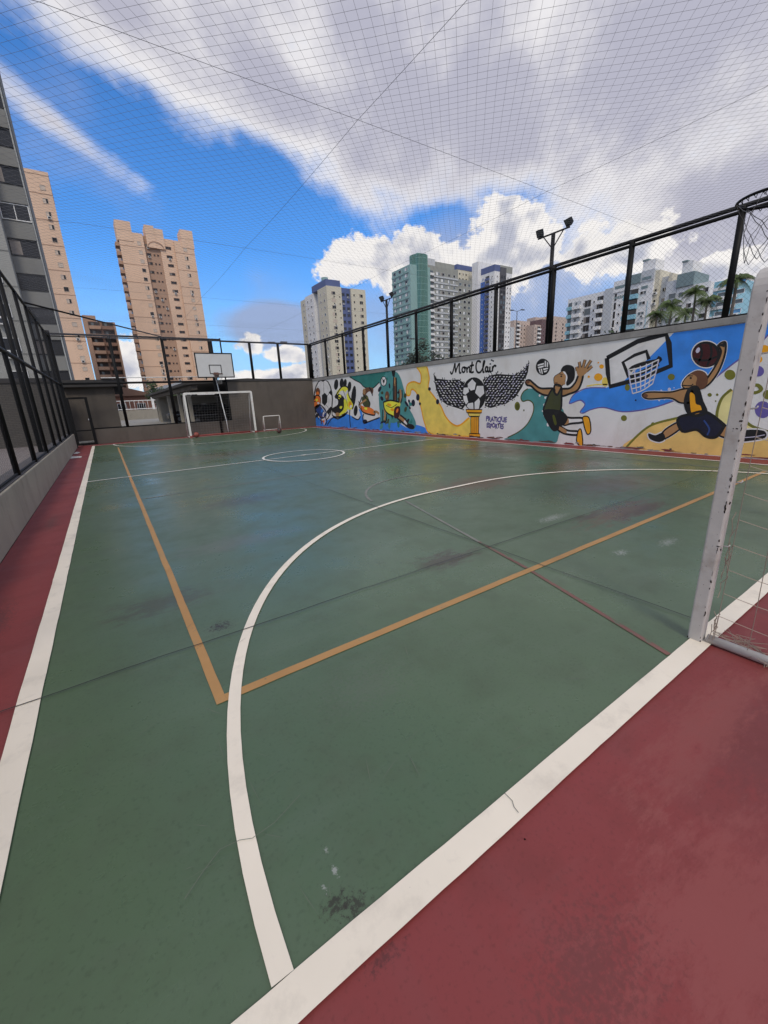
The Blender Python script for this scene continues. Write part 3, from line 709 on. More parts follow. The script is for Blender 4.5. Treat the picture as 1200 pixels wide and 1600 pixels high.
# ------------------------------------------------------------------ balls
def ball(label, x, y, r, m, seam):
    q = MB(); q.lathe([(r*math.sin(math.pi*k/14)+1e-4, -r*math.cos(math.pi*k/14)) for k in range(15)], m, 22)
    t = thing('ball', label, 'ball', (x, y, .016), 'balls on the court')
    o = inst('cover', q.mesh('cover', True), t, (0, 0, r))
    for k, rot in enumerate(((0, 0, 0), (math.pi/2, 0, 0), (math.pi/2, 0, math.pi/2), (math.pi/4, .7, 0))):
        s = MB(); s.tube([(r*1.004*math.cos(a), r*1.004*math.sin(a), 0) for a in [2*math.pi*j/24 for j in range(25)]], .0045, seam, 5, caps=False)
        c = inst('seam', s.mesh('seam'), t, (0, 0, r)); c.rotation_euler = rot
ball('red ball lying beside the left foot of far goal', 3.52, 21.50, .125, 'ball_red', 'rust')
ball('dark ball lying in front of the small training goal', 6.98, 19.6, .12, 'ball_dark', 'red_paint')

# ------------------------------------------------------------------ basketball hoops
def hoop(label, xc, yb, zlow, s, bw, bh, rim_r, rim_z, out, pole_y, post_mat, black_rim=False, nseg=12):
    """board plane at yb facing s along Y"""
    t = thing('basketball_hoop', label, 'basketball hoop', (xc, pole_y, 0), 'basketball hoops')
    b0, b1 = sorted((yb, yb-s*.03))
    bd = pbox(t, 'backboard', 'board_white', xc-bw/2, xc+bw/2, b0, b1, zlow, zlow+bh)
    f = yb+s*.004; q = MB()
    def frame(x0, x1, z0, z1, w, y):
        ya, ybb = sorted((y, y+s*.006))
        q.box(x0, x1, ya, ybb, z0, z0+w, 'black_metal'); q.box(x0, x1, ya, ybb, z1-w, z1, 'black_metal')
        q.box(x0, x0+w, ya, ybb, z0+w, z1-w, 'black_metal'); q.box(x1-w, x1, ya, ybb, z0+w, z1-w, 'black_metal')
    frame(xc-bw/2, xc+bw/2, zlow, zlow+bh, .05, f-s*.002); o = q.build('border', bd)
    q = MB(); frame(xc-.29, xc+.29, rim_z+.03, rim_z+.46, .035, f-s*.002); o = q.build('target_square', bd)
    yc = yb+s*(out+rim_r)
    rm = 'black_metal' if black_rim else 'brown_steel'
    ring = [(xc+rim_r*math.cos(a), yc+rim_r*math.sin(a), rim_z) for a in [2*math.pi*k/32 for k in range(33)]]
    rim = ptube(t, 'rim', rm, ring, .011, 8)
    q = MB(); y0, y1 = sorted((yb+s*.008, yb+s*(out+.01))); q.box(xc-.09, xc+.09, y0, y1, rim_z-.03, rim_z-.012, rm); y0, y1 = sorted((yb+s*.008, yb+s*.03)); q.box(xc-.11, xc+.11, y0, y1, rim_z-.14, rim_z+.10, rm); part(t, 'bracket', q)
    if black_rim:
        q = MB()
        for k in range(24):
            a = 2*math.pi*k/24; q.tube([(xc+rim_r*math.cos(a), yc+rim_r*math.sin(a), rim_z-.008), (xc+(rim_r-.012)*math.cos(a+.05), yc+(rim_r-.012)*math.sin(a+.05), rim_z-.03), (xc+rim_r*math.cos(a+.1), yc+rim_r*math.sin(a+.1), rim_z-.008)], .003, rm, 5)
        part(t, 'net_loops', q)
    q = MB(); rows = 6 if not black_rim else 4; L = .47 if not black_rim else .44
    def P(k, row):
        v = row/rows; rr = rim_r*(1-.52*v**.55)*(1+.10*noise.noise((k*1.7, row*1.3, bw))); a = 2*math.pi*(k+.5*(row % 2))/nseg + .12*noise.noise((k, row, 4))
        return Vector((xc+rr*math.cos(a), yc+rr*math.sin(a), rim_z-L*v*(1+.05*noise.noise((k*.9, row, 2)))))
    for row in range(rows):
        for k in range(nseg):
            a = P(k, row)
            for b in ((P(k, row+1), P(k-1, row+1)) if row % 2 == 0 else (P(k, row+1), P(k+1, row+1))):
                mid = (a+b)/2 + Vector((0, 0, -.012))
                q.tube([a, mid, b], .0026, 'rope_grey', 4, caps=False)
    part(t, 'net', q)
    q = MB(); pr_ = .05
    q.tube([(xc, pole_y, 0.0), (xc, pole_y, zlow+bh*.75)], .06, post_mat, 10); part(t, 'pole', q, True)
    for z0, z1 in ((zlow+.15, zlow+.15), (zlow+bh-.15, zlow+bh*.7)):
        for dx in (-.28, .28): ptube(t, 'arm', post_mat, [(xc, pole_y, z1), (xc+dx, yb-s*.045, z0)], .022, 8)
    return t
hoop('far white basketball backboard with black border above the far goal', 4.98, 22.02, 2.78, -1, 1.76, 1.16, .225, 2.93, .15, 22.66, 'black_metal')
hoop('near basketball hoop with black rim and hanging net, at the right edge', 4.62, .86, 2.72, 1, 1.7, 1.1, .215, 2.86, .24, -.35, 'black_metal', True, 6)
tag(tb('stay_pipe', None, 'frame_white', [(5.06, 22.60, 2.72), (5.27, 22.60, .67), (5.29, 22.60, .012)], .022), 'slim white pipe leaning behind the far goal', 'pipe')

# ------------------------------------------------------------------ buildings
WIN = {}
def window_mesh(w, h, fm, kind, sub=.07):
    key = (round(w, 2), round(h, 2), fm, kind)
    if key in WIN: return WIN[key]
    q = MB(); f = sub; d = -.10; g = -.03; x, z = w/2, h/2
    o = [(-x, -z), (x, -z), (x, z), (-x, z)]; i = [(-x+f, -z+f), (x-f, -z+f), (x-f, z-f), (-x+f, z-f)]
    for k in range(4):
        a, b, c, e = o[k], o[(k+1) % 4], i[(k+1) % 4], i[k]
        q.quad((a[0], d, a[1]), (b[0], d, b[1]), (c[0], d, c[1]), (e[0], d, e[1]), fm)
        q.quad((e[0], d, e[1]), (c[0], d, c[1]), (c[0], g, c[1]), (e[0], g, e[1]), fm)
        q.quad((b[0], d, b[1]), (a[0], d, a[1]), (a[0], .02, a[1]), (b[0], .02, b[1]), fm)
    pane = lambda x0, x1, m: q.quad((x0, g, i[0][1]), (x1, g, i[0][1]), (x1, g, i[2][1]), (x0, g, i[2][1]), m)
    a, b = i[0][0], i[1][0]
    if kind == 'dark': pane(a, b, 'window_dark')
    elif kind == 'glass': pane(a, b, 'glass_mid')
    elif kind == 'pair': pane(a, -.03, 'window_dark'); pane(-.03, .03, fm); pane(.03, b, 'window_dark')
    elif kind == 'half': pane(a, a+(b-a)*.58, 'shutter'); pane(a+(b-a)*.58, b, 'window_dark')
    elif kind == 'shut': pane(a, b, 'shutter')
    elif kind == 'curtain': pane(a, a+(b-a)*.4, 'curtain'); pane(a+(b-a)*.4, b, 'window_dark')
    elif kind == 'white': pane(a, a+(b-a)*.62, 'frame_white'); pane(a+(b-a)*.62, b, 'glass_mid')
    elif kind == 'blue': pane(a, b, 'glass_blue')
    WIN[key] = q.mesh('window'); return WIN[key]
def windows(t, face, c, us, zs, w, h, fm, kinds, name='window'):
    """grid of windows, each an object; face '-y' (plane Y=c, us are X) or '-x' (plane X=c, us are Y)"""
    for u in us:
        for z in zs:
            k = random.choice(kinds)
            me = window_mesh(w, h, fm, k)
            o = bpy.data.objects.new(name, me); COL.objects.link(o)
            o.location = (u, c, z) if face == '-y' else (c, u, z)
            if face == '-x': o.rotation_euler = (0, 0, -math.pi/2)
            kid(o, t)
BAL = {}
def balconies(t, face, c, u0, u1, zs, depth, pm, dark='balcony_shade', ph=1.0, op=1.45):
    key = (round(u1-u0, 2), depth, pm, dark, ph, op)
    if key not in BAL:
        q = MB(); w = (u1-u0)/2
        q.box(-w, w, -depth, 0, -.18, 0, pm); q.box(-w, w, -depth, -depth+.12, .002, ph, pm)
        q.box(-w, -w+.1, -depth+.122, 0, .002, ph, pm); q.box(w-.1, w, -depth+.122, 0, .002, ph, pm)
        q.quad((-w+.12, -.03, .02), (w-.12, -.03, .02), (w-.12, -.03, ph+op), (-w+.12, -.03, ph+op), dark)  # flat dark sheet: shade of the open balcony put into colour
        q.quad((-w*.55, -.06, .02), (-w*.1, -.06, .02), (-w*.1, -.06, ph+op-.3), (-w*.55, -.06, ph+op-.3), 'glass_mid')
        BAL[key] = q.mesh('balcony')
    for z in zs:
        o = bpy.data.objects.new('balcony', BAL[key]); COL.objects.link(o); u = (u0+u1)/2
        o.location = (u, c, z) if face == '-y' else (c, u, z)
        if face == '-x': o.rotation_euler = (0, 0, -math.pi/2)
        kid(o, t)
def rows(z1, pitch, n): return [z1-pitch*k for k in range(n)]
def tower(label, x, y, name='apartment_tower'): return thing(name, label, 'building', (x, y, -.06))
G0 = -.05
# grey block close behind the patio
t = tower('dark grey apartment block cut off by the left frame edge', -10, 56, 'apartment_block')
YA = 54.5
pbox(t, 'wall', 'plaster_grey', -30, -2.14, YA, YA+8, G0, 78)
pbox(t, 'wing', 'plaster_grey_light', -30, -4.30, YA-1.6, YA-.005, G0, 78)
pbox(t, 'corner_pilaster', 'grey_pilaster', -2.135, -2.04, YA-.12, YA+.3, G0, 78.2)
pbox(t, 'side_wall', 'plaster_grey', -2.135, -1.97, YA+.31, YA+5, G0, 78.1)
fl = 2.905
for k in range(24):
    z = 4.55 + fl*k
    if z > 74: break
    pbox(t, 'spandrel', 'plaster_grey', -4.29, -2.14, YA-.20, YA-.004, z+1.0, z+2.35)
    kind = random.choice(['pair', 'dark', 'dark', 'curtain']) if k != 6 else 'curtain'
    windows(t, '-y', YA, [-3.21], [z+.28], 2.12, 1.34, 'window_dark' if kind != 'pair' else 'frame_white', [kind])
    pbox(t, 'floor_band', 'plaster_grey', -30, -4.32, YA-1.64, YA-1.605, z-.55, z-.47)
    for j, u in enumerate((-6.0, -9.2)): windows(t, '-y', YA-1.6, [u], [z+.3], 1.5 if j == 0 else 1.9, 1.15, 'frame_white', ['pair', 'dark'])
# tall beige slab
t = tower('tall peach slab tower just right of the grey block', -6, 152)
YA = 149
pbox(t, 'wall', 'plaster_beige', -20, -.18, YA, YA+18, G0, 59.8)
pbox(t, 'parapet', 'plaster_beige', -5.2, -.10, YA-.1, YA+17.9, 59.802, 60.6)
for k in range(19):
    z = 57.0-2.93*k
    windows(t, '-y', YA, [-1.95], [z], 1.15, 1.15, 'shutter', ['half', 'shut', 'half', 'dark'])
    windows(t, '-y', YA, [-7.5], [z], 1.15, 1.15, 'shutter', ['half', 'shut'])
    if k % 2 == 0: pbox(t, 'floor_band', 'plaster_beige_dark', -20.05, -.12, YA-.06, YA-.004, z-1.45, z-1.30)
# castle-topped beige tower
t = tower('peach tower with notched castle-like roofline left of the backboard', 28, 195)
YA = 188; s = 188/140; zz = lambda z: (z-1.5)*s+1.5; xx = lambda x: x*s
XA, XB, XC, XD, XE = xx(12.15), xx(17.95), xx(21.9), xx(25.6), xx(30.72)
top = zz(47.0)
pbox(t, 'wall', 'plaster_beige', XA, XB, YA, YA+20, G0, top)
pbox(t, 'wall', 'plaster_beige', XD, XE, YA, YA+20, G0, top-.6)
pbox(t, 'wall', 'plaster_beige_dark', XB+.005, XC, YA+1.3, YA+19, G0, top-.1)  # recessed wall: its shade is put into the darker plaster colour
pbox(t, 'wall', 'plaster_beige', XC+.005, XD-.005, YA+1.0, YA+19, G0, top-.2)
pbox(t, 'turret', 'plaster_beige', XA-.4, xx(15.5), YA-.15, YA+6, top-3.0, zz(49.4))
pbox(t, 'turret', 'plaster_beige', xx(27.6), XE+.2, YA-.15, YA+6, top-2.6, zz(49.6))
pbox(t, 'turret', 'plaster_beige', xx(18.75), xx(21.0), YA+.2, YA+6, top-4, zz(49.4))
pbox(t, 'turret', 'plaster_beige', xx(21.02), xx(23.2), YA+.4, YA+6, top-4, zz(48.9))
q = MB(); xc, r0, r1 = (XB+XC)/2+1.2, 2.5, 2.75
for k in range(10):
    a0, a1 = math.pi*k/10, math.pi*(k+1)/10
    q.loft([[(xc+r*math.cos(a), y, top-3.9+r*math.sin(a)*.75) for a, r in ((a0, r0), (a0, r1), (a1, r1), (a1, r0))] for y in (YA+.05, YA+.19)], 'plaster_beige_dark')
part(t, 'arch_moulding', q)
zs = [zz(44.6)-2.94*k for k in range(19)]
W = XE-XA
windows(t, '-y', YA, [XA+.25*W], zs, 1.3, 1.25, 'shutter', ['half', 'shut', 'half', 'dark', 'shut'])
windows(t, '-y', YA, [XA+.87*W], zs, 1.3, 1.25, 'shutter', ['half', 'shut', 'half', 'shut'])
windows(t, '-y', YA+1.3, [XB+1.2], zs, 1.5, .95, 'plaster_brown', ['dark', 'curtain'])
windows(t, '-y', YA+1.3, [XC-2.3, XC-1.1], zs, .62, .62, 'plaster_brown', ['dark'])
windows(t, '-y', YA+1.0, [XD-2.2], zs, 2.0, .95, 'plaster_brown', ['curtain', 'dark', 'pair'])
for k in range(9):
    z = zs[0]-2.94*2*k-1.4
    pbox(t, 'floor_band', 'plaster_beige_dark', XA-.05, XB+.04, YA-.07, YA-.004, z, z+.14)
    pbox(t, 'floor_band', 'plaster_beige_dark', XD-.04, XE+.05, YA-.07, YA-.004, z, z+.14)
balconies(t, '-x', XA, YA+.8, YA+4.6, [z-1.3 for z in zs], 1.3, 'plaster_beige_dark', 'balcony_shade')
# brown tower with balconies
t = tower('brown mid-rise block with stacked balconies between the two peach towers', 8, 206, 'apartment_block')
YA = 200; s = 200/165; zz = lambda z: (z-1.5)*s+1.5
pbox(t, 'wall', 'plaster_brown', .2, 10.2, YA, YA+16, G0, zz(28.4))
pbox(t, 'side_pier', 'plaster_beige_dark', .1, 1.6, YA-1.4, YA-.005, G0, zz(28.6))
pbox(t, 'side_pier', 'plaster_beige_dark', 9.7, 10.3, YA-1.4, YA-.005, G0, zz(28.2))
pbox(t, 'roof_house', 'plaster_beige_dark', .2, 4.4, YA+1, YA+10, zz(28.4)+.002, zz(30.2))
zs = [zz(26.2)-2.95*k for k in range(9)]
balconies(t, '-y', YA, 1.7, 5.4, zs, 1.3, 'plaster_beige_dark'); balconies(t, '-y', YA, 5.9, 9.6, zs, 1.3, 'plaster_brown')
# cream and blue tower
t = tower('cream tower with a blue window stripe and blue roof block', 98, 185)
YA = 175
pbox(t, 'wall', 'facade_cream', 90.8, 98.2, YA, YA+9, G0, 49.3)
pbox(t, 'wall', 'facade_cream', 103.1, 110.8, YA, YA+9, G0, 49.3)
pbox(t, 'blue_stripe', 'facade_blue', 98.205, 103.095, YA+.9, YA+8, G0, 49.35)
pbox(t, 'recess', 'facade_pale_grey', 92.6, 110, YA+9.005, YA+14, G0, 48.6)
pbox(t, 'rear_wing', 'facade_white', 90.9, 110, YA+14.005, YA+23.5, G0, 49.2)
pbox(t, 'rear_wing', 'facade_cream', 91.4, 110, YA+23.505, YA+30, G0, 48.8)
pbox(t, 'roof_block', 'facade_blue', 90.9, 98.1, YA+.6, YA+15, 49.31, 52.0)
q = MB(); q.lathe([(1.5, 0), (1.5, 1.9), (.1, 2.3)], 'facade_teal', 14, (93.4, YA+6, 52.003)); part(t, 'water_tank', q)
zs = rows(46.6, 2.83, 13)
windows(t, '-y', YA, [94.0], zs, 2.0, 1.35, 'facade_cream', ['curtain', 'half', 'pair', 'shut'])
windows(t, '-y', YA, [94.3, 97.1], [z-1.35 for z in zs][:13], .7, .7, 'facade_cream', ['dark'])
windows(t, '-y', YA, [104.6], zs, .8, .9, 'facade_cream', ['dark'])
windows(t, '-y', YA, [108.3], zs, 1.9, 1.35, 'facade_cream', ['curtain', 'half', 'pair', 'shut'])
windows(t, '-y', YA+.9, [99.4, 101.8], zs, 1.6, 1.3, 'facade_blue', ['pair', 'dark'])
windows(t, '-x', 90.8, [YA+2.6, YA+6.2], zs, 1.2, 1.1, 'facade_white', ['dark', 'half', 'curtain'])
windows(t, '-x', 90.9, [YA+16.4, YA+20.5], zs, 1.2, 1.1, 'facade_white', ['dark', 'half', 'curtain'])
windows(t, '-x', 91.4, [YA+26.6], zs, 1.2, 1.1, 'facade_white', ['dark', 'curtain'])
# green glass tower
t = tower('tower with a curved green glass bay and grey banded floors', 165, 200)
pbox(t, 'wall', 'facade_teal', 147.2, 161, 187.6, 204, G0, 67.6)
pbox(t, 'wall', 'facade_olive_grey', 161.3, 184, 190, 206, G0, 69.6)
pbox(t, 'wall', 'facade_olive_grey', 184.005, 197, 191.5, 207, G0, 65.6)
pbox(t, 'roof_house', 'facade_olive_grey', 167.5, 183, 192, 204, 69.602, 72.6)
pbox(t, 'roof_house', 'facade_pale_grey', 162, 167.4, 191, 200, 69.602, 73.2)
cx, cy, R = 155.4, 190.6, 4.8
q = MB(); q.lathe([(R, 0), (R, 73.0)], 'glass_green', 40, (cx, cy, G0)); part(t, 'glass_bay', q)
q = MB()
for k in range(24):
    z = 4+3.05*k
    if z > 72.8: break
    q.lathe([(R+.05, z), (R+.05, z+.12)], 'mullion_green', 40, (cx, cy, 0))
for j in range(40):
    a = math.pi*2*(j+.5)/40
    if math.sin(a) < .5: q.box(cx+(R+.05)*math.cos(a)-.06, cx+(R+.05)*math.cos(a)+.06, cy+(R+.05)*math.sin(a)-.06, cy+(R+.05)*math.sin(a)+.06, 4, 73, 'mullion_green')
part(t, 'glazing_bars', q)
pbox(t, 'bay_cap', 'mullion_green', cx-2.4, cx+2.4, cy-2.4, cy+2.4, 72.96, 73.8)
zs = rows(66.0, 3.05, 17)
windows(t, '-x', 147.2, [191.0, 196.5, 201.4], zs, 2.3, 1.5, 'facade_pale_grey', ['white', 'white', 'glass', 'dark'])
for z in zs: pbox(t, 'floor_band', 'facade_teal', 146.9, 147.195, 188.4, 204, z-1.95, z-1.05)
balconies(t, '-y', 190, 161.6, 165.2, [z-1.3 for z in zs], 1.1, 'facade_white', 'glass_mid')
windows(t, '-y', 190, [168.6, 172.2], zs, 2.7, 1.5, 'frame_white', ['white', 'white', 'curtain'])
windows(t, '-y', 190, [177, 181], zs, 1.6, 1.4, 'frame_white', ['dark', 'glass', 'white'])
windows(t, '-y', 191.5, [187.2, 191, 194.6], zs[1:], 2.2, 1.5, 'frame_white', ['white', 'dark', 'curtain', 'glass'])
for z in zs: pbox(t, 'floor_band', 'facade_pale_grey', 165.4, 184, 189.7, 189.995, z-1.9, z-1.15)
# white and blue tower
t = tower('white tower with a bright blue edge and dark glass column', 232, 206)
YA = 200
pbox(t, 'wall', 'facade_white', 226, 243.2, YA, YA+11.6, G0, 76.5)
pbox(t, 'crown', 'facade_olive_grey', 231.2, 243.25, YA-.1, YA+11, 76.502, 80.4)
pbox(t, 'crown', 'facade_blue', 225.9, 231.195, YA-.1, YA+11.65, 76.502, 80.2)
pbox(t, 'rear_slab', 'facade_white', 223, 241, YA+11.605, YA+17, G0, 84.5)
pbox(t, 'glass_column', 'glass_bronze', 231.1, 237.0, YA-.35, YA-.004, G0, 79.2)
pbox(t, 'blue_stripe', 'facade_bright_blue', 225.7, 225.995, YA+8.0, YA+11.5, G0, 72)
zs = rows(73.5, 3.0, 16)
windows(t, '-y', YA-.35, [232.7, 235.4], zs, 2.1, 2.0, 'glass_bronze', ['dark', 'glass', 'dark'])
windows(t, '-y', YA, [228.6, 239.0, 241.8], zs, .95, 1.1, 'facade_white', ['dark', 'curtain'])
balconies(t, '-x', 226, YA+4.2, YA+7.6, [z-1.2 for z in zs], .9, 'facade_blue', 'window_dark')
windows(t, '-x', 226, [YA+1.8], zs, .9, 1.0, 'facade_white', ['dark', 'glass'])
windows(t, '-x', 225.7, [YA+9.7], zs, .9, .9, 'facade_bright_blue', ['white', 'glass'])
t2 = tower('narrow cream tower with blue cap tucked behind the green glass tower', 215, 226)
pbox(t2, 'wall', 'facade_cream', 214, 233, 222, 236, G0, 81.5); pbox(t2, 'crown', 'facade_blue', 213.8, 233.2, 221.8, 236.2, 81.502, 84.5)
windows(t2, '-y', 222, [216.5, 219.5, 222.5], rows(79, 3.0, 15), 1.3, 1.2, 'facade_cream', ['dark', 'curtain', 'half'])
windows(t2, '-x', 214, [225, 229, 233], rows(79, 3.0, 15), 1.3, 1.2, 'facade_cream', ['dark', 'curtain'])
# low blocks in the gap
t = tower('pinkish low block with grey edge left of the street lamp', 281, 224, 'apartment_block')
pbox(t, 'wall', 'facade_pink', 272, 291, 220, 236, G0, 53.2); pbox(t, 'grey_edge', 'facade_pale_grey', 267.5, 271.99, 219.5, 236, G0, 48)
balconies(t, '-y', 220, 274, 278.4, rows(49, 3, 9), 1.1, 'facade_white', 'window_dark'); windows(t, '-y', 220, [281, 284.5, 288.4], rows(50, 3, 9), 1.2, 1.2, 'facade_pink', ['dark', 'curtain'])
t = tower('low block with a dark mauve panelled face behind the floodlight', 303, 216, 'apartment_block')
pbox(t, 'wall', 'facade_pink', 286, 293.9, 212, 226, G0, 49.6); pbox(t, 'mauve_face', 'facade_mauve', 293.91, 309, 211.5, 226, G0, 53.8)
pbox(t, 'roof_house', 'facade_pink', 300, 320, 222, 230, 49.602, 57.4)
balconies(t, '-y', 212, 289.4, 293.2, rows(46, 3, 8), 1.0, 'facade_white', 'window_dark'); windows(t, '-y', 212, [287.6], rows(46.6, 3, 8), 1.0, 1.0, 'facade_pink', ['dark'])
windows(t, '-y', 211.5, [297, 301, 305], rows(51, 3, 9), .9, .9, 'facade_mauve', ['glass', 'dark', 'dark'])
t = tower('plain pinkish block with three window columns right of the floodlight', 330, 222, 'apartment_block')
pbox(t, 'wall', 'facade_pink', 313, 345, 218, 232, G0, 58.5); windows(t, '-y', 218, [322.5, 331.5, 337.5], rows(53, 3, 12), 1.5, 1.5, 'facade_mauve', ['dark', 'pair'])
# white balcony slab and its neighbours: their long sides face the court
def yx(px, py, X=150.0): return on_x(px, py, X).y
t = tower('long white block with columns of balconies and grey panels', 156, 84, 'apartment_block')
X = 150
ya, yb, yc, yd, ye, yf, yg, yh, yi = [yx(p, 465) for p in (888, 896.5, 910, 917, 924.5, 932, 945, 958, 976)]
pbox(t, 'wall', 'facade_white', X, X+14, yi, ya, G0, 33.0)
pbox(t, 'grey_panel', 'facade_pale_grey', X-.3, X-.004, yh, yg, G0, 33.4)
pbox(t, 'roof_panel', 'facade_white', X-.31, X+10, yi, yh-.004, 31.6, 35.0)
pbox(t, 'dark_band', 'facade_green_dark', X-.36, X-.312, yi+.3, yh-.5, 32.6, 33.5)
pbox(t, 'dark_band', 'facade_green_dark', X-.06, X-.004, yi+.3, yh-.3, 29.6, 30.4)
zs = rows(30.2, 2.72, 8)
balconies(t, '-x', X, yb+.3, ya-.2, [z-1 for z in zs], 1.0, 'facade_turquoise', 'glass_mid'); balconies(t, '-x', X, yc+.2, yb-.2, [z-1 for z in zs], 1.1, 'facade_white', 'facade_pale_grey')
balconies(t, '-x', X, yg+.3, yf-.3, [z-1 for z in zs], 1.2, 'facade_white', 'window_dark')
windows(t, '-x', X, [(yd+ye)/2+.3], zs, 2.4, 2.2, 'facade_pale_grey', ['glass', 'pair', 'curtain']); windows(t, '-x', X, [(ye+yf)/2-.2, (yc+yd)/2], zs, .6, .9, 'facade_white', ['dark'])
windows(t, '-x', X, [yh-.9], zs, .9, 2.3, 'facade_white', ['dark']); windows(t, '-x', X, [yi+1.4], zs, .7, .8, 'facade_white', ['dark'])
t = tower('white block with dark teal crown and turquoise balconies behind a fence post', 140, 62, 'apartment_block')
X = 132; yq = lambda p: yx(p, 450, X); k = X/150
y0, y1, y2, y3, y4, y5, y6 = [yq(p) for p in (983.5, 1000, 1006, 1012, 1020, 1027, 1045)]
pbox(t, 'wall', 'facade_white', X, X+12, y4, y0+1.2, G0, 29.2)
pbox(t, 'crown', 'facade_green_dark', X-.4, X+10, y1, y0+1.3, 29.202, 31.6); pbox(t, 'crown', 'facade_pale_grey', X-.2, X+10, y4, y1-.005, 29.202, 31.9)
pbox(t, 'roof_house', 'facade_white', X+1, X+6, yq(1017), yq(998), 31.902, 34.6); pbox(t, 'tank_cap', 'facade_green_dark', X+.8, X+3, yq(1006), yq(997), 34.602, 35.0)
pbox(t, 'dark_band', 'facade_green_dark', X-.26, X-.205, y4+.6, y1-.4, 29.6, 30.3); pbox(t, 'dark_band', 'facade_green_dark', X-.1, X-.004, y3, y1-.4, 27.4, 28.1)
pbox(t, 'turquoise_stripe', 'facade_turquoise', X-.12, X-.004, y4+.9, y3-.5, 8, 24)
pbox(t, 'cream_wing', 'facade_cream', X+.6, X+12, y5, y4-.005, G0, 31.4); pbox(t, 'grey_wing', 'facade_pale_grey', X+2.0, X+12, y5-2.0, y5-.005, G0, 29.6); pbox(t, 'cream_wing', 'facade_cream', X+1.2, X+12, y6, y5-2.005, G0, 30.0)
zs = rows(26.4, 2.66, 8)
balconies(t, '-x', X, y1+.2, y0+1.0, [z-1 for z in zs], 1.1, 'facade_turquoise', 'glass_dark'); windows(t, '-x', X, [y2+.4, y3+.6], zs, .9, .9, 'facade_white', ['dark', 'glass'])
windows(t, '-x', X+.6, [(y4+y5)/2], zs, .7, .8, 'facade_cream', ['dark']); windows(t, '-x', X+2.0, [y5-1.0], zs, 1.0, 1.0, 'facade_pale_grey', ['dark', 'curtain']); windows(t, '-x', X+1.2, [y6+1.2], zs, .7, .8, 'facade_cream', ['dark'])
t = tower('white block with green roof band behind the palm trees', 126, 46, 'apartment_block')
X = 118; y0, y1, y2, y3, y4 = [yx(p, 455, X) for p in (1047, 1056, 1064, 1082, 1108)]
pbox(t, 'wall', 'facade_pale_grey', X, X+10, y1, y0+1, G0, 25.0); pbox(t, 'wall', 'facade_white', X+.3, X+10, y4, y1-.005, G0, 23.2)
pbox(t, 'crown', 'facade_green_dark', X-.3, X+8, y3, y1-.005, 23.202, 26.0); pbox(t, 'roof_house', 'facade_white', X+1, X+6, yx(1074, 455, X), yx(1058, 455, X), 26.002, 28.6); pbox(t, 'tank_cap', 'facade_green_dark', X+.7, X+3, yx(1066, 455, X), yx(1057, 455, X), 28.602, 28.9)
zs = rows(21.6, 2.7, 6)
windows(t, '-x', X, [y0-.6], zs, 1.6, 1.2, 'facade_pale_grey', ['dark', 'glass']); windows(t, '-x', X+.3, [y2, y3+.5, y3-2.5], zs, 1.2, 1.1, 'facade_white', ['dark', 'glass', 'curtain'])
t = tower('small sky blue block beside the nearest fence post', 112, 38, 'apartment_block')
X = 104; y0, y1 = yx(1112, 470, X), yx(1150, 470, X)
pbox(t, 'wall', 'facade_turquoise', X, X+9, y1, y0, G0, 20.2)
for z in rows(18.5, 1.7, 6): pbox(t, 'floor_band', 'facade_white', X-.3, X-.004, y1, y0, z, z+.55)
windows(t, '-x', X, [y0-1.6, y0-4.2], rows(19.4, 1.7, 6), 1.6, .8, 'facade_white', ['glass', 'blue'])

ac = MB(); ac.box(-.4, .4, -.55, -.02, -.3, .3, 'frame_white'); ac.box(-.28, .28, -.56, -.552, -.2, .2, 'glass_dark'); ACM = ac.mesh('air_conditioner')
ra = random.Random(9)
for root in [o for o in COL.objects if o.parent is None and o.get('category') == 'building']:
    for w in [c for c in root.children if c.name.startswith('window')]:
        if ra.random() < .10:
            o = bpy.data.objects.new('air_conditioner', ACM); COL.objects.link(o); o.location = w.location+Vector((0, 0, -abs(w.data.vertices[2].co.z)-.45)); o.rotation_euler = w.rotation_euler; kid(o, root)

# ------------------------------------------------------------------ behind the end wall: carport, cars, yard wall
t = thing('carport', 'open tiled carport on pale pillars behind the far fence', 'carport', (6.5, 36, .12))
q = MB(); q.loft([[(3.95, y, 2.62), (3.95, y, 2.76), (7.4, y, 2.92), (11.0, y, 2.76), (11.0, y, 2.62), (7.4, y, 2.78)] for y in (25.2, 48.2)], 'roof_dark'); part(t, 'roof', q)
pbox(t, 'beam', 'far_wall', 4.30, 4.62, 25.4, 48, 2.36, 2.60); pbox(t, 'beam', 'plaster_cream', 10.3, 10.6, 25.4, 48, 2.36, 2.60)  # first beam darker: shade under the eave put into its colour
pbox(t, 'rear_wall', 'brick_dark', 10.7, 10.9, 25.4, 48, .12, 2.6); pbox(t, 'end_wall', 'plaster_cream', 4.6, 10.6, 48.01, 48.2, .12, 2.58)
for y in (27.6, 31.4, 36.8, 44.6): pbox(t, 'pillar', 'plaster_cream', 4.36, 4.56, y-.1, y+.1, .12, 2.358)
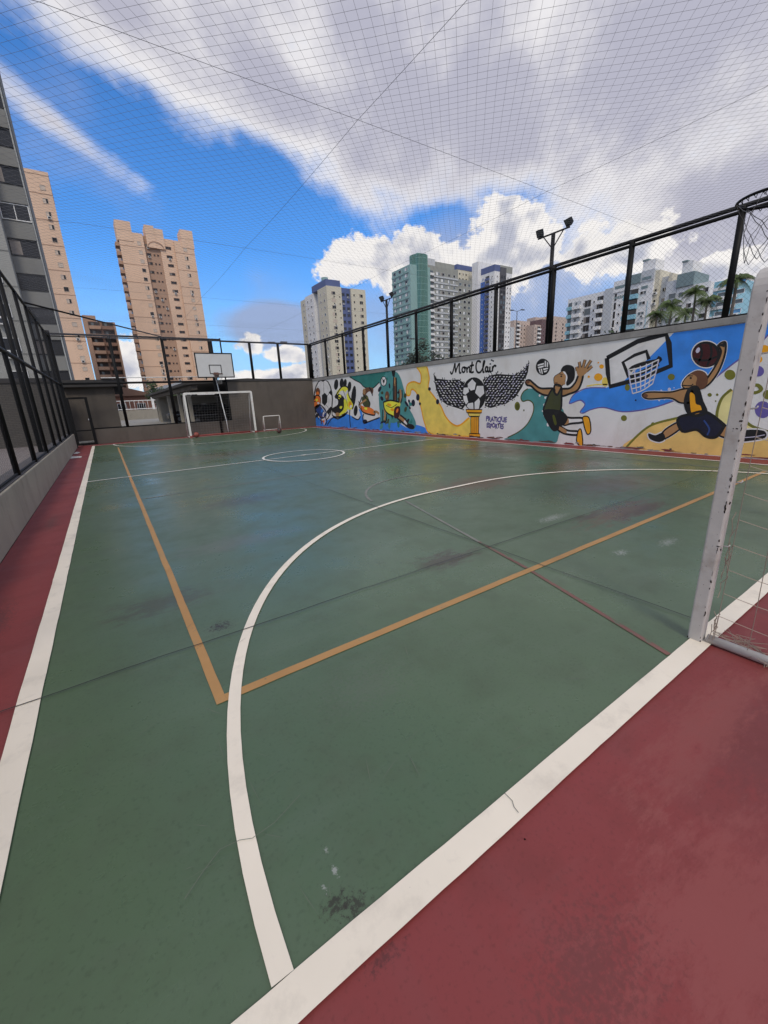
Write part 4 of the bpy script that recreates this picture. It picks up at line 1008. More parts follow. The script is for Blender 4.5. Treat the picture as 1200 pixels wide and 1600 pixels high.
def car(label, x, y, rz):
    t = thing('parked_car', label, 'car', (x, y, .12), 'cars parked in the carport'); t.rotation_euler = (0, 0, rz)
    q = MB(); prof = [(-2.1, .35), (-2.12, .75), (-1.9, .92), (-1.0, .98), (1.25, 1.0), (2.0, .86), (2.1, .6), (2.08, .32)]
    q.loft([[(px*(1 if abs(w) < .8 else .97), w, pz-(0 if abs(w) < .8 else .06)) for px, pz in prof] for w in (-.86, -.75, .75, .86)], 'car_black'); o = q.build('body', t, True)
    q = MB(); q.loft([[(-1.0, w, .97), (-.55, w*.82, 1.45), (.75, w*.82, 1.48), (1.45, w, .98)] for w in (-.72, .72)], 'glass_dark'); q.build('cabin_glass', t)
    q = MB(); q.box(-.5, .72, -.6, .6, 1.472, 1.51, 'car_black'); q.build('roof', t)
    wm_ = MB(); wm_.loft([[(.31*math.cos(a), w, .31*math.sin(a)) for a in [2*math.pi*k/16 for k in range(16)]] for w in (-.1, .1)], 'tyre'); me = wm_.mesh('wheel', False)
    rm_ = MB(); rm_.loft([[(.18*math.cos(a), w, .18*math.sin(a)) for a in [2*math.pi*k/12 for k in range(12)]] for w in (-.108, .108)], 'chrome'); rme = rm_.mesh('rim')
    for wx in (-1.3, 1.32):
        for wy in (-.80, .80):
            w = inst('wheel', me, t, (wx, wy, .31)); inst('rim', rme, w)
    for wy in (-.6, .6):
        q = MB(); q.box(-2.14, -2.05, wy-.16, wy+.16, .62, .74, 'chrome'); q.build('headlight', t)
    return t
car('black car parked under the carport, the farther of two', 6.8, 41.3, 0.0)
car('black car parked under the carport behind the far goal, the nearer of two', 6.9, 33.6, 0.0)
yw = thing('yard_wall', 'low beige yard wall with white railing seen through the far fence', 'wall', (5, 62, .12))
pbox(yw, 'wall_body', 'plaster_cream', -4, 30, 62, 62.2, .12, 1.30)
for k in range(40): ptube(yw, 'baluster', 'frame_white', [(-3.5+.5*k, 62.1, 1.30), (-3.5+.5*k, 62.1, 2.45)], .025, 6)
for z in (1.42, 2.45): ptube(yw, 'rail', 'frame_white', [(-4, 62.1, z), (18, 62.1, z)], .05, 6)
for x in (-.5, 5.6, 12): pbox(yw, 'pier', 'frame_white', x-.14, x+.14, 61.98, 62.22, 1.302, 2.8)
th = thing('house', 'low terracotta house beyond the yard railing', 'house', (4, 78, -.06))
pbox(th, 'wall', 'terracotta', -2, 7.2, 76, 86, G0, 3.4); q = MB(); q.loft([[(-2.6, y, 3.402), (2.6, y, 4.9), (7.8, y, 3.402)] for y in (75.4, 86.6)], 'plaster_brown'); part(th, 'roof', q)
windows(th, '-y', 76, [0, 2.6, 5.2], [1.7], 1.2, 1.2, 'frame_white', ['dark', 'pair'])
th = thing('house', 'small white house beside the foot of castle-topped tower', 'house', (12, 92, -.06))
pbox(th, 'wall', 'facade_white', 8.6, 20, 90, 98, G0, 4.9); q = MB(); q.loft([[(8.2, y, 4.902), (14, y, 6.2), (20.4, y, 4.902)] for y in (89.6, 98.4)], 'facade_pale_grey'); part(th, 'roof', q)
windows(th, '-y', 90, [10.4, 12.8, 15.6], [3.2], 1.2, 1.1, 'frame_white', ['dark', 'pair'])

# ------------------------------------------------------------------ trees and palms
def leafy(label, x, y, z0, h, rx, n, m, group, name='tree'):
    t = thing(name, label, 'tree', (x, y, z0), group)
    hc = h*.62; cr = h*.42
    q = MB(); q.tube([(x, y, z0), (x+.05*h*.2, y, z0+h*.3), (x, y+.1, z0+h*.55)], [h*.03, h*.024, h*.014], 'bark', 7)
    for k in range(6):
        a = k*1.05; q.tube([(x, y, z0+h*.4), (x+rx*.5*math.cos(a), y+rx*.5*math.sin(a), z0+hc+.1*h*math.sin(k*2.2))], [h*.014, h*.005], 'bark', 5)
    part(t, 'trunk', q)
    q = MB(); cl = [(random.gauss(0, .42), random.gauss(0, .42), random.gauss(0, .42)) for _ in range(22)]
    for k in range(n):
        c = random.choice(cl); d = Vector((random.gauss(0, 1), random.gauss(0, 1), random.gauss(0, 1))).normalized()*random.random()**.5*.36
        p = Vector((x+(c[0]+d.x)*rx, y+(c[1]+d.y)*rx, z0+hc+(c[2]+d.z)*cr)); s = .035*h*random.uniform(.6, 1.3)
        a = Vector((random.gauss(0, 1), random.gauss(0, 1), random.gauss(0, .6))).normalized(); b = a.orthogonal().normalized()
        q.quad(p-a*s, p+b*s*.5, p+a*s, p-b*s*.5, m)
    stuff(part(t, 'crown', q)); return t
leafy('dark bushy tree top showing above the mural wall before the green tower', 34.2, 42, -.06, 6.9, 3.0, 2600, 'leaf_dark', 'street trees')
leafy('green tree beyond the yard railing near the white house', 8.3, 70, -.06, 5.3, 2.2, 1800, 'leaf_green', 'street trees')
leafy('leafy bush at the foot of the palms, right of the white blocks', 46.0, 23.5, -.06, 7.0, 2.6, 1800, 'leaf_green', 'street trees')
def palm(label, x, y, h, fr, nf, seed):
    rnd = random.Random(seed)
    t = thing('palm_tree', label, 'palm tree', (x, y, -.06), 'palms behind the mural wall')
    q = MB(); q.tube([(x+.12*math.sin(k*.9+seed), y, -.06+h*k/8) for k in range(9)], [.17-.009*k for k in range(9)], 'bark', 8); part(t, 'trunk', q, True)
    topx = x+.12*math.sin(7.2+seed); me = MB()
    for k in range(nf):
        a = 2*math.pi*k/nf+rnd.uniform(-.2, .2); up = rnd.uniform(-.15, 1.35); q = MB(); pts = []
        for j in range(9):
            v = j/8; r = fr*(v*math.cos(up)*.85+.28*v*v*math.sin(up)); z = fr*(math.sin(up)*v*1.05-.85*v**2.3)
            pts.append(Vector((topx+r*math.cos(a), y+r*math.sin(a), h+z)))
        q.tube(pts, [.03-.003*j for j in range(9)], 'palm_leaf', 4, caps=False)
        sidev = Vector((-math.sin(a), math.cos(a), 0))
        for j in range(1, 9):
            for e in range(3):
                v = (j-1+e/3)/8; i0 = min(7, int(v*8)); p = pts[i0].lerp(pts[i0+1], v*8-i0); L = fr*.30*math.sin(math.pi*min(1, v*.8+.18))
                tdir = (pts[i0+1]-pts[i0]).normalized()
                for s in (-1, 1):
                    tip = p+sidev*s*L*.75+tdir*L*.45+Vector((0, 0, -L*(.45+rnd.random()*.35))); wv = tdir*.03
                    q.quad(p-wv, p+wv, tip+wv*.3, tip-wv*.3, 'palm_leaf')
        part(t, 'frond', q)
for i, (lab, px, py, Y, fr, nf) in enumerate((('tallest slim palm in the group over the hoop mural', 1088, 456, 20, 1.75, 15), ('palm with drooping crown just right of the tallest palm', 1106, 472, 19, 1.8, 15), ('full low palm crown at the left of the palm group', 1050, 480, 21, 2.1, 16),
        ('low palm between the full palm and the tallest palm', 1072, 488, 23, 1.8, 14), ('short palm leftmost of the palm group', 1026, 492, 24, 1.6, 13), ('lone palm half hidden by the nearest fence post', 1151, 438, 13, 1.5, 13))):
    p = on_y(px, py, Y); palm(lab, p.x, p.y, p.z, fr, nf, i+3)

# ------------------------------------------------------------------ street lamps
def street_lamp(label, px, py, Y, arm):
    p = on_y(px, py, Y); t = thing('street_lamp', label, 'street lamp', (p.x, p.y, -.06), 'double street lamps beyond the walls')
    ptube(t, 'pole', 'cable_steel', [(p.x, p.y, -.06), (p.x, p.y, p.z)], [.10, .055], 8)
    for s in (-1, 1):
        ptube(t, 'arm', 'cable_steel', [(p.x, p.y, p.z-.05), (p.x+s*arm*.6, p.y-s*arm*.4, p.z+.12)], .035, 6)
        q = MB(); q.box(-.38, .38, -.14, .14, -.06, .06, 'cable_steel'); o = q.build('lamp_head', None, bevel=.03); o.location = (p.x+s*(arm*.6+.3), p.y-s*arm*.55, p.z+.15); kid(o, t)
street_lamp('slim double street lamp between the blue-striped and green towers', 652, 531, 46, .6)
street_lamp('double street lamp standing clear between white-blue tower and floodlight', 808, 486, 46, .8)
street_lamp('double street lamp seen above the end wall, right of the backboard', 434, 537, 46, .5)

# ------------------------------------------------------------------ the mural: flat paint on the wall
# shapes are read off enlarged views of the photograph and carried onto the wall plane
def crop(x0, y0, k): return lambda u, v: on_x(x0+u*k, y0+v*k, WX)
CA, CB_, CC, CD = crop(470, 570, 1/6), crop(660, 550, 1/6), crop(800, 520, 1/6), crop(800, 500, 1/3)
CE = crop(470, 540, 380/1200)
def yz(c, pts): return [(lambda p: Vector((p.y, min(2.545, max(.012, p.z)))))(c(*p)) for p in pts]
def smoothc(pts, closed=True, n=5):
    out = []; N = len(pts)
    for k in range(N if closed else N-1):
        p0, p1, p2, p3 = (pts[(k-1) % N] if closed or k else pts[0]), pts[k], pts[(k+1) % N], (pts[(k+2) % N] if closed or k+2 < N else pts[-1])
        for j in range(n):
            t = j/n; out.append(.5*((2*p1)+(p2-p0)*t+(2*p0-5*p1+4*p2-p3)*t*t+(3*p1-p0-3*p2+p3)*t**3))
    if not closed: out.append(pts[-1])
    return out
class Paint(MB):
    """flat painted shapes; every later layer lies a hair further out"""
    def fill(self, pts, m, lay, sm=True, c=None):
        if c: pts = yz(c, pts)
        if sm: pts = smoothc(pts)
        pts = [Vector((p.x, min(2.545, max(.010, p.y)))) for p in pts]
        x = WX-.0014*lay; i = len(self.v); self.v += [(x, p.x, p.y) for p in pts]
        for tri in tessellate_polygon([[Vector((p.x, p.y, 0)) for p in pts]]): self.face([i+k for k in tri], m)
    def line(self, pts, w, m, lay, c=None, sm=True, closed=False, taper=False):
        if c: pts = yz(c, pts)
        if sm: pts = smoothc(pts, closed)
        if closed: pts = pts+[pts[0]]
        n = len(pts); x = WX-.0014*lay; i = len(self.v)
        for k in range(n):
            t = pts[min(k+1, n-1)]-pts[max(k-1, 0)]
            if t.length < 1e-7: t = Vector((1, 0))
            t.normalize(); ww = w*(math.sin(math.pi*(k+.4)/(n-.2))**.5 if taper else 1); o = Vector((-t.y, t.x))*ww/2
            self.v += [(x, pts[k].x+o.x, max(.010, pts[k].y+o.y)), (x, pts[k].x-o.x, max(.010, pts[k].y-o.y))]
        for k in range(n-1): self.face((i+2*k, i+2*k+1, i+2*k+3, i+2*k+2), m)
    def oval(self, u, v, ru, rv, m, lay, c, n=18, rot=0.0):
        self.fill([(u+ru*math.cos(a)*math.cos(rot)-rv*math.sin(a)*math.sin(rot), v+ru*math.cos(a)*math.sin(rot)+rv*math.sin(a)*math.cos(rot)) for a in [2*math.pi*k/n for k in range(n)]], m, lay, False, c)
    def both(self, pts, m, lay, c, w=.055, om=None, sm=True):
        self.fill(pts, m, lay, sm, c); self.line(pts, w, om or P_BLACK, lay+.4, c, sm, True)
def mural(name, q): return part(mw, name, q)
# sea, sand and colour fields
q = Paint()
q.fill([(85, 575), (100, 500), (150, 470), (230, 520), (300, 492), (350, 503), (420, 462), (480, 482), (535, 512), (560, 480), (545, 412), (590, 470), (605, 545), (740, 492), (880, 520), (1000, 592), (1075, 562), (1200, 602), (1330, 690), (1200, 690), (900, 660), (600, 625), (250, 585)], P_BLUE, 1, True, CA); mural('painted_wave', q)
q = Paint(); q.fill([(460, 98), (640, 70), (832, 48), (822, 85), (740, 160), (682, 215), (640, 222), (590, 205), (555, 168), (500, 140)], P_DTEAL, 1, True, CA)
q.line([(460, 98), (500, 140), (555, 168), (590, 205), (640, 222), (682, 215), (740, 160), (822, 85)], .05, P_BLACK, 1.5, CA); mural('painted_wave', q)
q = Paint(); pts = [(572, 100), (622, 103), (634, 160), (630, 210), (660, 255), (692, 300), (712, 345), (742, 382), (780, 395), (832, 355), (838, 450), (650, 445), (612, 385), (592, 300), (572, 235), (548, 216), (538, 245), (521, 240), (525, 195), (556, 178), (590, 186), (592, 140)]
q.fill(pts, P_GOLD, 1.25, True, CE); q.line(pts[1:10], .06, P_ORANGE, 1.5, CE); q.line(pts[10:22]+pts[:1], .06, P_ORANGE, 1.5, CE)
for u, v, a, b in ((555, 283, 9, 17), (578, 255, 9, 17), (675, 277, 8, 13), (635, 214, 7, 9), (588, 287, 5, 8)): q.oval(u, v, a, b, P_NAVY, 2, CE)
mural('painted_wave', q)
q = Paint(); pts = [(-60, 1010), (-40, 980), (60, 930), (140, 860), (190, 770), (205, 700), (190, 652), (150, 632), (102, 642), (84, 604), (110, 550), (150, 525), (205, 530), (265, 580), (340, 610), (480, 720), (470, 850), (440, 960), (395, 1045), (200, 1040)]
q.fill(pts, P_TEAL, 1, True, CC); q.line(pts[1:12], .035, P_OLIVE, 1.5, CC)
for u, v, r in ((260, 588, 9), (312, 608, 8), (304, 678, 11), (288, 732, 7), (338, 860, 13), (300, 775, 6)): q.oval(u, v, r, r*1.4, P_WHITE, 2, CC)
q.oval(50, 688, 26, 42, P_MOSS, 1, CC); q.oval(52, 692, 18, 30, P_OLIVE, 1.5, CC); q.oval(112, 727, 6, 10, P_OLIVE, 1, CC); mural('painted_wave', q)
q = Paint(); pts = [(270, 385), (290, 350), (350, 320), (440, 318), (520, 290), (640, 180), (762, 40), (900, 20), (1085, -10), (1230, -60), (1230, 40), (1120, 150), (1050, 195), (980, 250), (900, 310), (760, 378), (640, 416), (520, 430), (430, 410), (370, 420), (336, 436), (320, 430), (342, 396), (320, 376), (276, 391)]
q.fill(pts, P_BLUE, 1, False, CD); q.line(pts[10:]+pts[:4], .028, P_PURPLE, 1.5, CD); mural('painted_wave', q)
q = Paint(); pts = [(530, 606), (590, 540), (660, 490), (780, 458), (960, 500), (962, 430), (985, 365), (1030, 325), (1080, 420), (1130, 500), (1280, 540), (1500, 640), (1500, 760), (1200, 690), (900, 640)]
q.fill(pts, P_SAND, 1, True, CD); q.fill([(965, 505), (968, 430), (988, 372), (1030, 335), (1078, 425), (1130, 505), (1200, 560), (1080, 560)], P_PALE, 1.4, True, CD)
q.line(pts[:4], .05, P_MOSS, 1.8, CD); q.line(pts[4:8], .05, P_MOSS, 1.8, CD); q.line([(1080, 455), (1130, 500), (1280, 545)], .05, P_MOSS, 1.8, CD); mural('painted_hill', q)
# soccer players at the far end
q = Paint(); q.oval(210, 330, 92, 205, P_BLACK, 2, CA); q.oval(210, 330, 82, 195, P_WHITE, 2.4, CA)
q.fill([(198, 285), (225, 262), (250, 290), (248, 350), (225, 385), (200, 360)], P_BLACK, 2.8, False, CA)
q.fill([(185, 138), (235, 138), (210, 160)], P_BLACK, 2.8, False, CA); q.fill([(285, 230), (300, 300), (262, 262)], P_BLACK, 2.8, False, CA); q.fill([(262, 470), (240, 440), (280, 390), (296, 410)], P_BLACK, 2.8, False, CA)
for l in ([(212, 160), (214, 262)], [(250, 290), (275, 255)], [(238, 375), (262, 410)], [(245, 440), (235, 500)], [(150, 250), (165, 200)]): q.line(l, .028, P_BLACK, 2.8, CA, False)
q.oval(80, 250, 26, 46, P_DBLUE, 2, CA); mural('painted_ball', q)
q = Paint(); q.line([(72, 300), (85, 380), (120, 430), (170, 440)], .09, P_BLACK, 3, CA); q.fill([(100, 350), (130, 300), (160, 285), (185, 310), (180, 370), (150, 405), (125, 400)], P_RED, 3.2, True, CA)
q.oval(160, 255, 22, 40, P_SKIND, 3.2, CA); q.oval(158, 275, 15, 25, P_RED, 3.6, CA); q.fill([(130, 400), (180, 370), (230, 420), (238, 470), (200, 500), (165, 470)], P_DBLUE, 3.2, True, CA)
q.line([(170, 460), (130, 500), (105, 555)], .16, P_NAVY, 3.3, CA); q.line([(205, 470), (230, 520), (215, 560)], .13, P_LILAC, 3.4, CA); q.line([(190, 480), (195, 555)], .12, P_SKIND, 3.3, CA); q.line([(110, 340), (100, 355), (140, 340)], .05, P_BLACK, 3.8, CA); q.line([(185, 380), (235, 450)], .05, P_WHITE, 3.8, CA); mural('painted_player', q)
q = Paint()
for u, v, a, b in ((332, 185, 20, 50), (383, 170, 18, 42), (415, 175, 16, 42), (456, 205, 17, 48), (495, 300, 22, 105), (515, 430, 18, 50)): q.oval(u, v, a, b, P_BLACK, 3, CA, rot=.1)
q.fill([(318, 300), (350, 270), (400, 300), (420, 360), (415, 430), (360, 470), (300, 440), (290, 410), (330, 390), (350, 350)], P_BLACK, 3, True, CA)
q.fill([(335, 262), (360, 225), (390, 205), (440, 215), (448, 280), (470, 330), (492, 372), (482, 412), (452, 420), (438, 400), (432, 300), (410, 250), (375, 245), (345, 280)], P_YEL, 3.4, True, CA)
q.fill([(405, 330), (430, 330), (440, 400), (425, 440), (380, 470), (350, 488), (330, 480), (400, 420)], P_YEL, 3.3, True, CA); q.oval(462, 372, 16, 30, P_ORANGE, 3.8, CA); q.line([(395, 230), (425, 320), (440, 390)], .03, P_BLACK, 3.9, CA)
q.line([(462, 400), (458, 480), (466, 585)], .08, P_BLACK, 3.2, CA); q.oval(335, 350, 16, 32, P_WHITE, 3.5, CA); q.oval(345, 465, 20, 18, P_SKIN, 3.6, CA); q.oval(400, 460, 22, 20, P_NAVY, 3.2, CA); mural('painted_player', q)
q = Paint(); q.fill([(580, 270), (600, 225), (640, 210), (680, 225), (670, 280), (650, 250), (625, 260), (600, 290)], P_SKIND, 3, True, CA); q.fill([(580, 300), (620, 285), (645, 350), (640, 400), (600, 395), (575, 350)], P_GREEN, 3.2, True, CA)
q.fill([(560, 380), (600, 395), (650, 400), (690, 430), (685, 470), (640, 455), (590, 450), (565, 420)], P_RED, 3.4, True, CA); q.line([(545, 380), (580, 350), (612, 328)], .09, P_SKIN, 3.6, CA); q.line([(580, 440), (590, 490), (605, 520)], .09, P_WHITE, 3.6, CA); q.oval(602, 532, 22, 20, P_NAVY, 3.8, CA)
q.line([(680, 445), (710, 440), (735, 460)], .11, P_SKIN, 3.5, CA); q.line([(540, 340), (555, 375), (575, 420)], .04, P_BLACK, 3.9, CA); q.oval(595, 250, 14, 28, P_SKIN, 3.3, CA); mural('painted_player', q)
q = Paint(); pts = [(760, 130), (800, 85), (850, 60), (900, 70), (935, 120), (960, 200), (985, 290), (1000, 380), (1050, 470), (1080, 550), (1060, 605), (1000, 590), (930, 540), (860, 545), (800, 530), (750, 545), (745, 470), (735, 380), (732, 280), (745, 200)]
q.fill(pts, P_TEAL, 2, True, CA)
rnd = random.Random(4)
for k in range(70):
    u, v = rnd.uniform(735, 1050), rnd.uniform(80, 590)
    if (u-740)/320 > (v-40)/420+.25: continue
    q.oval(u, v, rnd.uniform(5, 14), rnd.uniform(12, 34), rnd.choice((P_DTEAL, P_GREEN, P_TEAL, P_NAVY)), 2.2+rnd.random()*.4, CA, 9, rnd.uniform(-.6, .6))
q.fill([(850, 40), (888, 45), (880, 115), (862, 110)], P_BLACK, 2.6, False, CA); mural('painted_splash', q)
q = Paint(); q.oval(778, 155, 30, 48, P_BLACK, 3, CA); q.oval(778, 155, 24, 41, P_WHITE, 3.3, CA); q.oval(778, 155, 9, 16, P_BLACK, 3.6, CA); q.line([(760, 125), (772, 145)], .03, P_BLACK, 3.6, CA, False); q.line([(796, 128), (785, 145)], .03, P_BLACK, 3.6, CA, False); q.line([(778, 170), (780, 195)], .03, P_BLACK, 3.6, CA, False); mural('painted_ball', q)
q = Paint(); q.line([(882, 330), (885, 230), (880, 120)], .16, P_SKIND, 3, CA); q.line([(880, 200), (880, 115)], .10, P_SKIN, 3.3, CA); q.line([(925, 350), (938, 290), (932, 230)], .12, P_SKIN, 3, CA); q.oval(810, 292, 20, 45, P_SKIND, 3.2, CA)
q.fill([(775, 350), (840, 335), (925, 350), (928, 390), (885, 410), (870, 480), (815, 455), (785, 410)], P_YEL, 3.4, True, CA); q.fill([(880, 405), (925, 390), (932, 450), (910, 500), (875, 490)], P_MAROON, 3.6, True, CA)
q.line([(785, 400), (790, 470), (785, 520)], .13, P_SKIN, 3.2, CA); q.line([(900, 480), (950, 510), (990, 560)], .17, P_SKIN, 3.5, CA); q.oval(980, 545, 16, 28, P_WHITE, 3.8, CA); q.oval(1030, 578, 38, 24, P_BLACK, 3.7, CA, rot=.3); q.line([(800, 380), (850, 400), (900, 370)], .03, P_BLACK, 3.9, CA); q.line([(880, 150), (878, 330)], .03, P_BLACK, 3.6, CA); mural('painted_player', q)
q = Paint()   # black contour work over the far figures
for pl, w in (([(100, 350), (130, 300), (160, 285), (185, 310), (180, 370), (150, 405), (125, 400), (100, 350)], .05), ([(130, 400), (165, 470), (200, 500), (238, 470), (230, 420), (180, 372)], .05), ([(140, 300), (120, 330), (95, 345), (92, 370), (128, 380)], .06), ([(165, 470), (130, 500), (112, 560)], .05), ([(225, 480), (245, 530), (228, 562)], .05), ([(85, 380), (100, 440), (90, 520), (95, 560)], .09), ([(320, 300), (345, 262), (390, 203), (440, 213), (450, 285), (494, 372), (482, 415)], .05), ([(330, 395), (300, 420), (296, 470), (330, 490), (400, 478), (440, 440)], .06), ([(350, 300), (385, 330), (392, 400), (360, 440)], .05),
        ([(575, 300), (560, 340), (545, 378), (565, 420), (600, 452), (690, 472), (692, 430)], .045), ([(585, 280), (600, 300), (648, 352), (642, 400)], .04), ([(640, 212), (665, 245), (672, 290)], .05), ([(590, 460), (582, 500), (590, 545), (622, 540)], .05), ([(775, 350), (785, 410), (815, 455), (870, 482)], .045), ([(775, 350), (840, 333), (925, 350)], .045), ([(872, 115), (868, 230), (870, 335)], .05), ([(895, 120), (900, 230), (898, 340)], .05), ([(920, 230), (925, 345)], .04), ([(950, 235), (952, 300), (938, 360)], .04), ([(905, 500), (950, 535), (1000, 580)], .05), ([(932, 470), (975, 505), (1010, 555)], .05), ([(770, 420), (768, 480), (772, 530), (800, 530), (805, 460)], .045),
        ([(250, 560), (300, 496), (350, 506), (420, 466)], .04), ([(480, 486), (535, 514), (560, 482)], .04), ([(605, 545), (740, 494)], .04)):
    q.line(pl, w*1.5, P_BLACK, 4.3, CA)
for u, v, a, b, m in ((150, 330, 10, 14, P_YEL), (165, 360, 12, 10, P_WHITE), (200, 430, 10, 18, P_BLUE), (215, 455, 8, 16, P_WHITE), (430, 260, 10, 26, P_WHITE), (470, 390, 10, 14, P_WHITE), (365, 300, 14, 22, P_YEL), (380, 400, 16, 14, P_YEL), (620, 320, 9, 18, P_MOSS), (610, 410, 16, 12, P_YEL), (650, 425, 18, 12, P_RED), (830, 375, 22, 12, P_ORANGE), (860, 420, 18, 14, P_ORANGE), (805, 300, 8, 14, P_SKIN), (905, 430, 10, 22, P_RED), (880, 160, 8, 20, P_SKIN), (180, 505, 10, 12, P_BLUE), (215, 530, 8, 14, P_RED)): q.oval(u, v, a, b, m, 4.0, CA, 10, .3)
mural('painted_contour', q)
# winged ball on a column
LW = [(103, 198), (135, 250), (250, 262), (340, 258), (392, 290), (380, 380), (402, 500), (372, 540), (230, 495), (165, 445), (128, 345), (112, 260)]
RW = [(565, 262), (610, 225), (700, 206), (850, 215), (942, 170), (1001, 92), (990, 190), (935, 330), (872, 425), (785, 485), (640, 525), (585, 505), (600, 380)]
def inside(p, poly):
    r = False; n = len(poly)
    for k in range(n):
        a, b = poly[k], poly[(k+1) % n]
        if (a[1] > p[1]) != (b[1] > p[1]) and p[0] < (b[0]-a[0])*(p[1]-a[1])/(b[1]-a[1])+a[0]: r = not r
    return r
for poly, lean in ((LW, .5), (RW, -.5)):
    q = Paint(); q.fill(poly, P_BLACK, 1, False, CB_)
    row = 0; v = 100
    while v < 540:
        u = 100+(row % 2)*16
        while u < 1010:
            if inside((u, v), poly) and inside((u-8, v+6), poly) and inside((u+10, v-4), poly):
                q.oval(u+rnd.uniform(-4, 4), v+rnd.uniform(-4, 4), rnd.uniform(8, 12.5), rnd.uniform(3.4, 5.2), P_LILAC if rnd.random() < .5 else P_WHITE, 1.6, CB_, 8, lean+rnd.uniform(-.5, .5))
            u += 30
        v += 22; row += 1
    for k, (a, b) in enumerate(zip(poly, poly[1:])):
        for j in range(3):
            t = rnd.random(); x, y = a[0]+(b[0]-a[0])*t, a[1]+(b[1]-a[1])*t; q.line([(x, y+6), (x+rnd.uniform(-14, 14), y-rnd.uniform(8, 20) if y < 300 else y+rnd.uniform(8, 18))], .02, P_BLACK, 1.3, CB_, False)
    mural('painted_wing', q)
q = Paint(); q.oval(485, 395, 112, 158, P_BLACK, 2, CB_, 28)
for pl in ([(425, 300), (468, 255), (502, 292), (490, 352), (455, 362), (428, 330)], [(512, 318), (572, 318), (581, 388), (540, 428), (495, 382)], [(388, 335), (432, 332), (437, 372), (402, 402), (380, 388)], [(383, 410), (415, 408), (430, 468), (410, 492), (388, 455)], [(428, 482), (476, 474), (480, 536), (438, 532), (416, 508)], [(490, 470), (530, 432), (541, 462), (530, 532), (490, 537)]): q.fill(pl, P_WHITE, 2.4, False, CB_)
mural('painted_ball', q)
q = Paint(); q.both([(410, 538), (562, 540), (556, 570), (416, 568)], P_ORANGE, 2.8, CB_, .03, None, False); q.both([(426, 572), (546, 574), (535, 604), (440, 602)], P_GOLD, 2.8, CB_, .03, None, False); q.both([(455, 606), (530, 608), (528, 765), (456, 762)], P_ORANGE, 2.8, CB_, .035, None, False); q.both([(442, 764), (540, 768), (542, 796), (440, 792)], P_ORANGE, 2.8, CB_, .03, None, False)
for u in (475, 493, 511): q.line([(u, 612), (u, 760)], .018, P_SKIND, 3.3, CB_, False)
mural('painted_column', q)
# lettering
q = Paint()
for pts in ([(262, 182), (272, 205), (285, 190), (300, 130), (306, 108), (308, 150), (312, 192)], [(312, 192), (328, 140), (348, 108), (346, 150), (350, 196), (366, 190)], [(385, 140), (372, 160), (378, 188), (394, 186), (400, 160), (388, 140), (402, 148), (412, 142)], [(414, 142), (420, 195)], [(419, 165), (432, 142), (444, 150), (443, 185), (455, 188)], [(468, 90), (462, 140), (456, 185), (466, 192), (482, 184)], [(444, 132), (484, 122)],
            [(546, 100), (536, 86), (516, 88), (504, 120), (506, 165), (522, 192), (545, 188), (556, 168)], [(560, 170), (574, 130), (584, 90), (576, 88), (568, 140), (570, 188), (582, 184)], [(612, 142), (598, 140), (590, 165), (598, 186), (612, 172)], [(615, 138), (612, 170), (618, 186), (628, 178)], [(634, 136), (632, 176), (640, 186), (648, 176)], [(660, 132), (656, 184)], [(657, 160), (670, 132), (684, 128), (690, 138)]):
    q.line(pts, .062, P_BLACK, 2, CB_, True)
for u, v in ((637, 112), (650, 76), (664, 84)): q.oval(u, v, 8, 8, P_BLACK, 2, CB_, 10)
q.line([(708, 178), (706, 196)], .035, P_BLACK, 2, CB_, False); mural('lettering', q)
def text_paint(name, txt, a, b, h, m, lay, off):
    """block capitals between two points of the wall"""
    cu = bpy.data.curves.new(name, 'FONT'); cu.body = txt; cu.size = 1; cu.offset = off; o = bpy.data.objects.new(name, cu); COL.objects.link(o)
    dg = bpy.context.evaluated_depsgraph_get(); me = bpy.data.meshes.new_from_object(o.evaluated_get(dg)); bpy.data.objects.remove(o)
    xs = [v.co.x for v in me.vertices]; ys = [v.co.y for v in me.vertices]; x0, x1, y0, y1 = min(xs), max(xs), min(ys), max(ys)
    ax = b-a
    for v in me.vertices:
        s = (v.co.x-x0)/(x1-x0); t = (v.co.y-y0)/(y1-y0); p = a+ax*s
        v.co = (WX-.0014*lay, p.x, p.y+t*h+.02*math.sin(s*19))
    me.materials.clear(); me.materials.append(m); ob = bpy.data.objects.new(name, me); COL.objects.link(ob); kid(ob, mw)
pa, pb = yz(CB_, [(596, 660), (792, 668)]); text_paint('lettering', 'PRATIQUE', pa, pb, .20, P_NAVY, 2, .045); text_paint('lettering', 'PRATIQUE', pa, pb, .20, P_PURPLE, 2.4, .015)
pa, pb = yz(CB_, [(602, 712), (762, 720)]); text_paint('lettering', 'ESPORTES', pa, pb, .17, P_NAVY, 2, .045); text_paint('lettering', 'ESPORTES', pa, pb, .17, P_PURPLE, 2.4, .015)
# volleyball emblem
q = Paint(); q.oval(290, 320, 66, 78, P_BLACK, 2, CC, 26)
for pl in ([(242, 298), (300, 282), (300, 296), (242, 312)], [(242, 320), (298, 306), (298, 320), (248, 336)], [(308, 262), (320, 264), (318, 318), (306, 320)], [(328, 270), (340, 284), (338, 320), (326, 318)], [(250, 344), (262, 340), (272, 382), (262, 378)], [(270, 338), (282, 336), (290, 386), (280, 386)], [(292, 336), (340, 326), (338, 340), (296, 350)], [(298, 358), (334, 350), (324, 366), (302, 372)]): q.fill(pl, P_WHITE, 2.4, False, CC)
mural('painted_emblem', q)
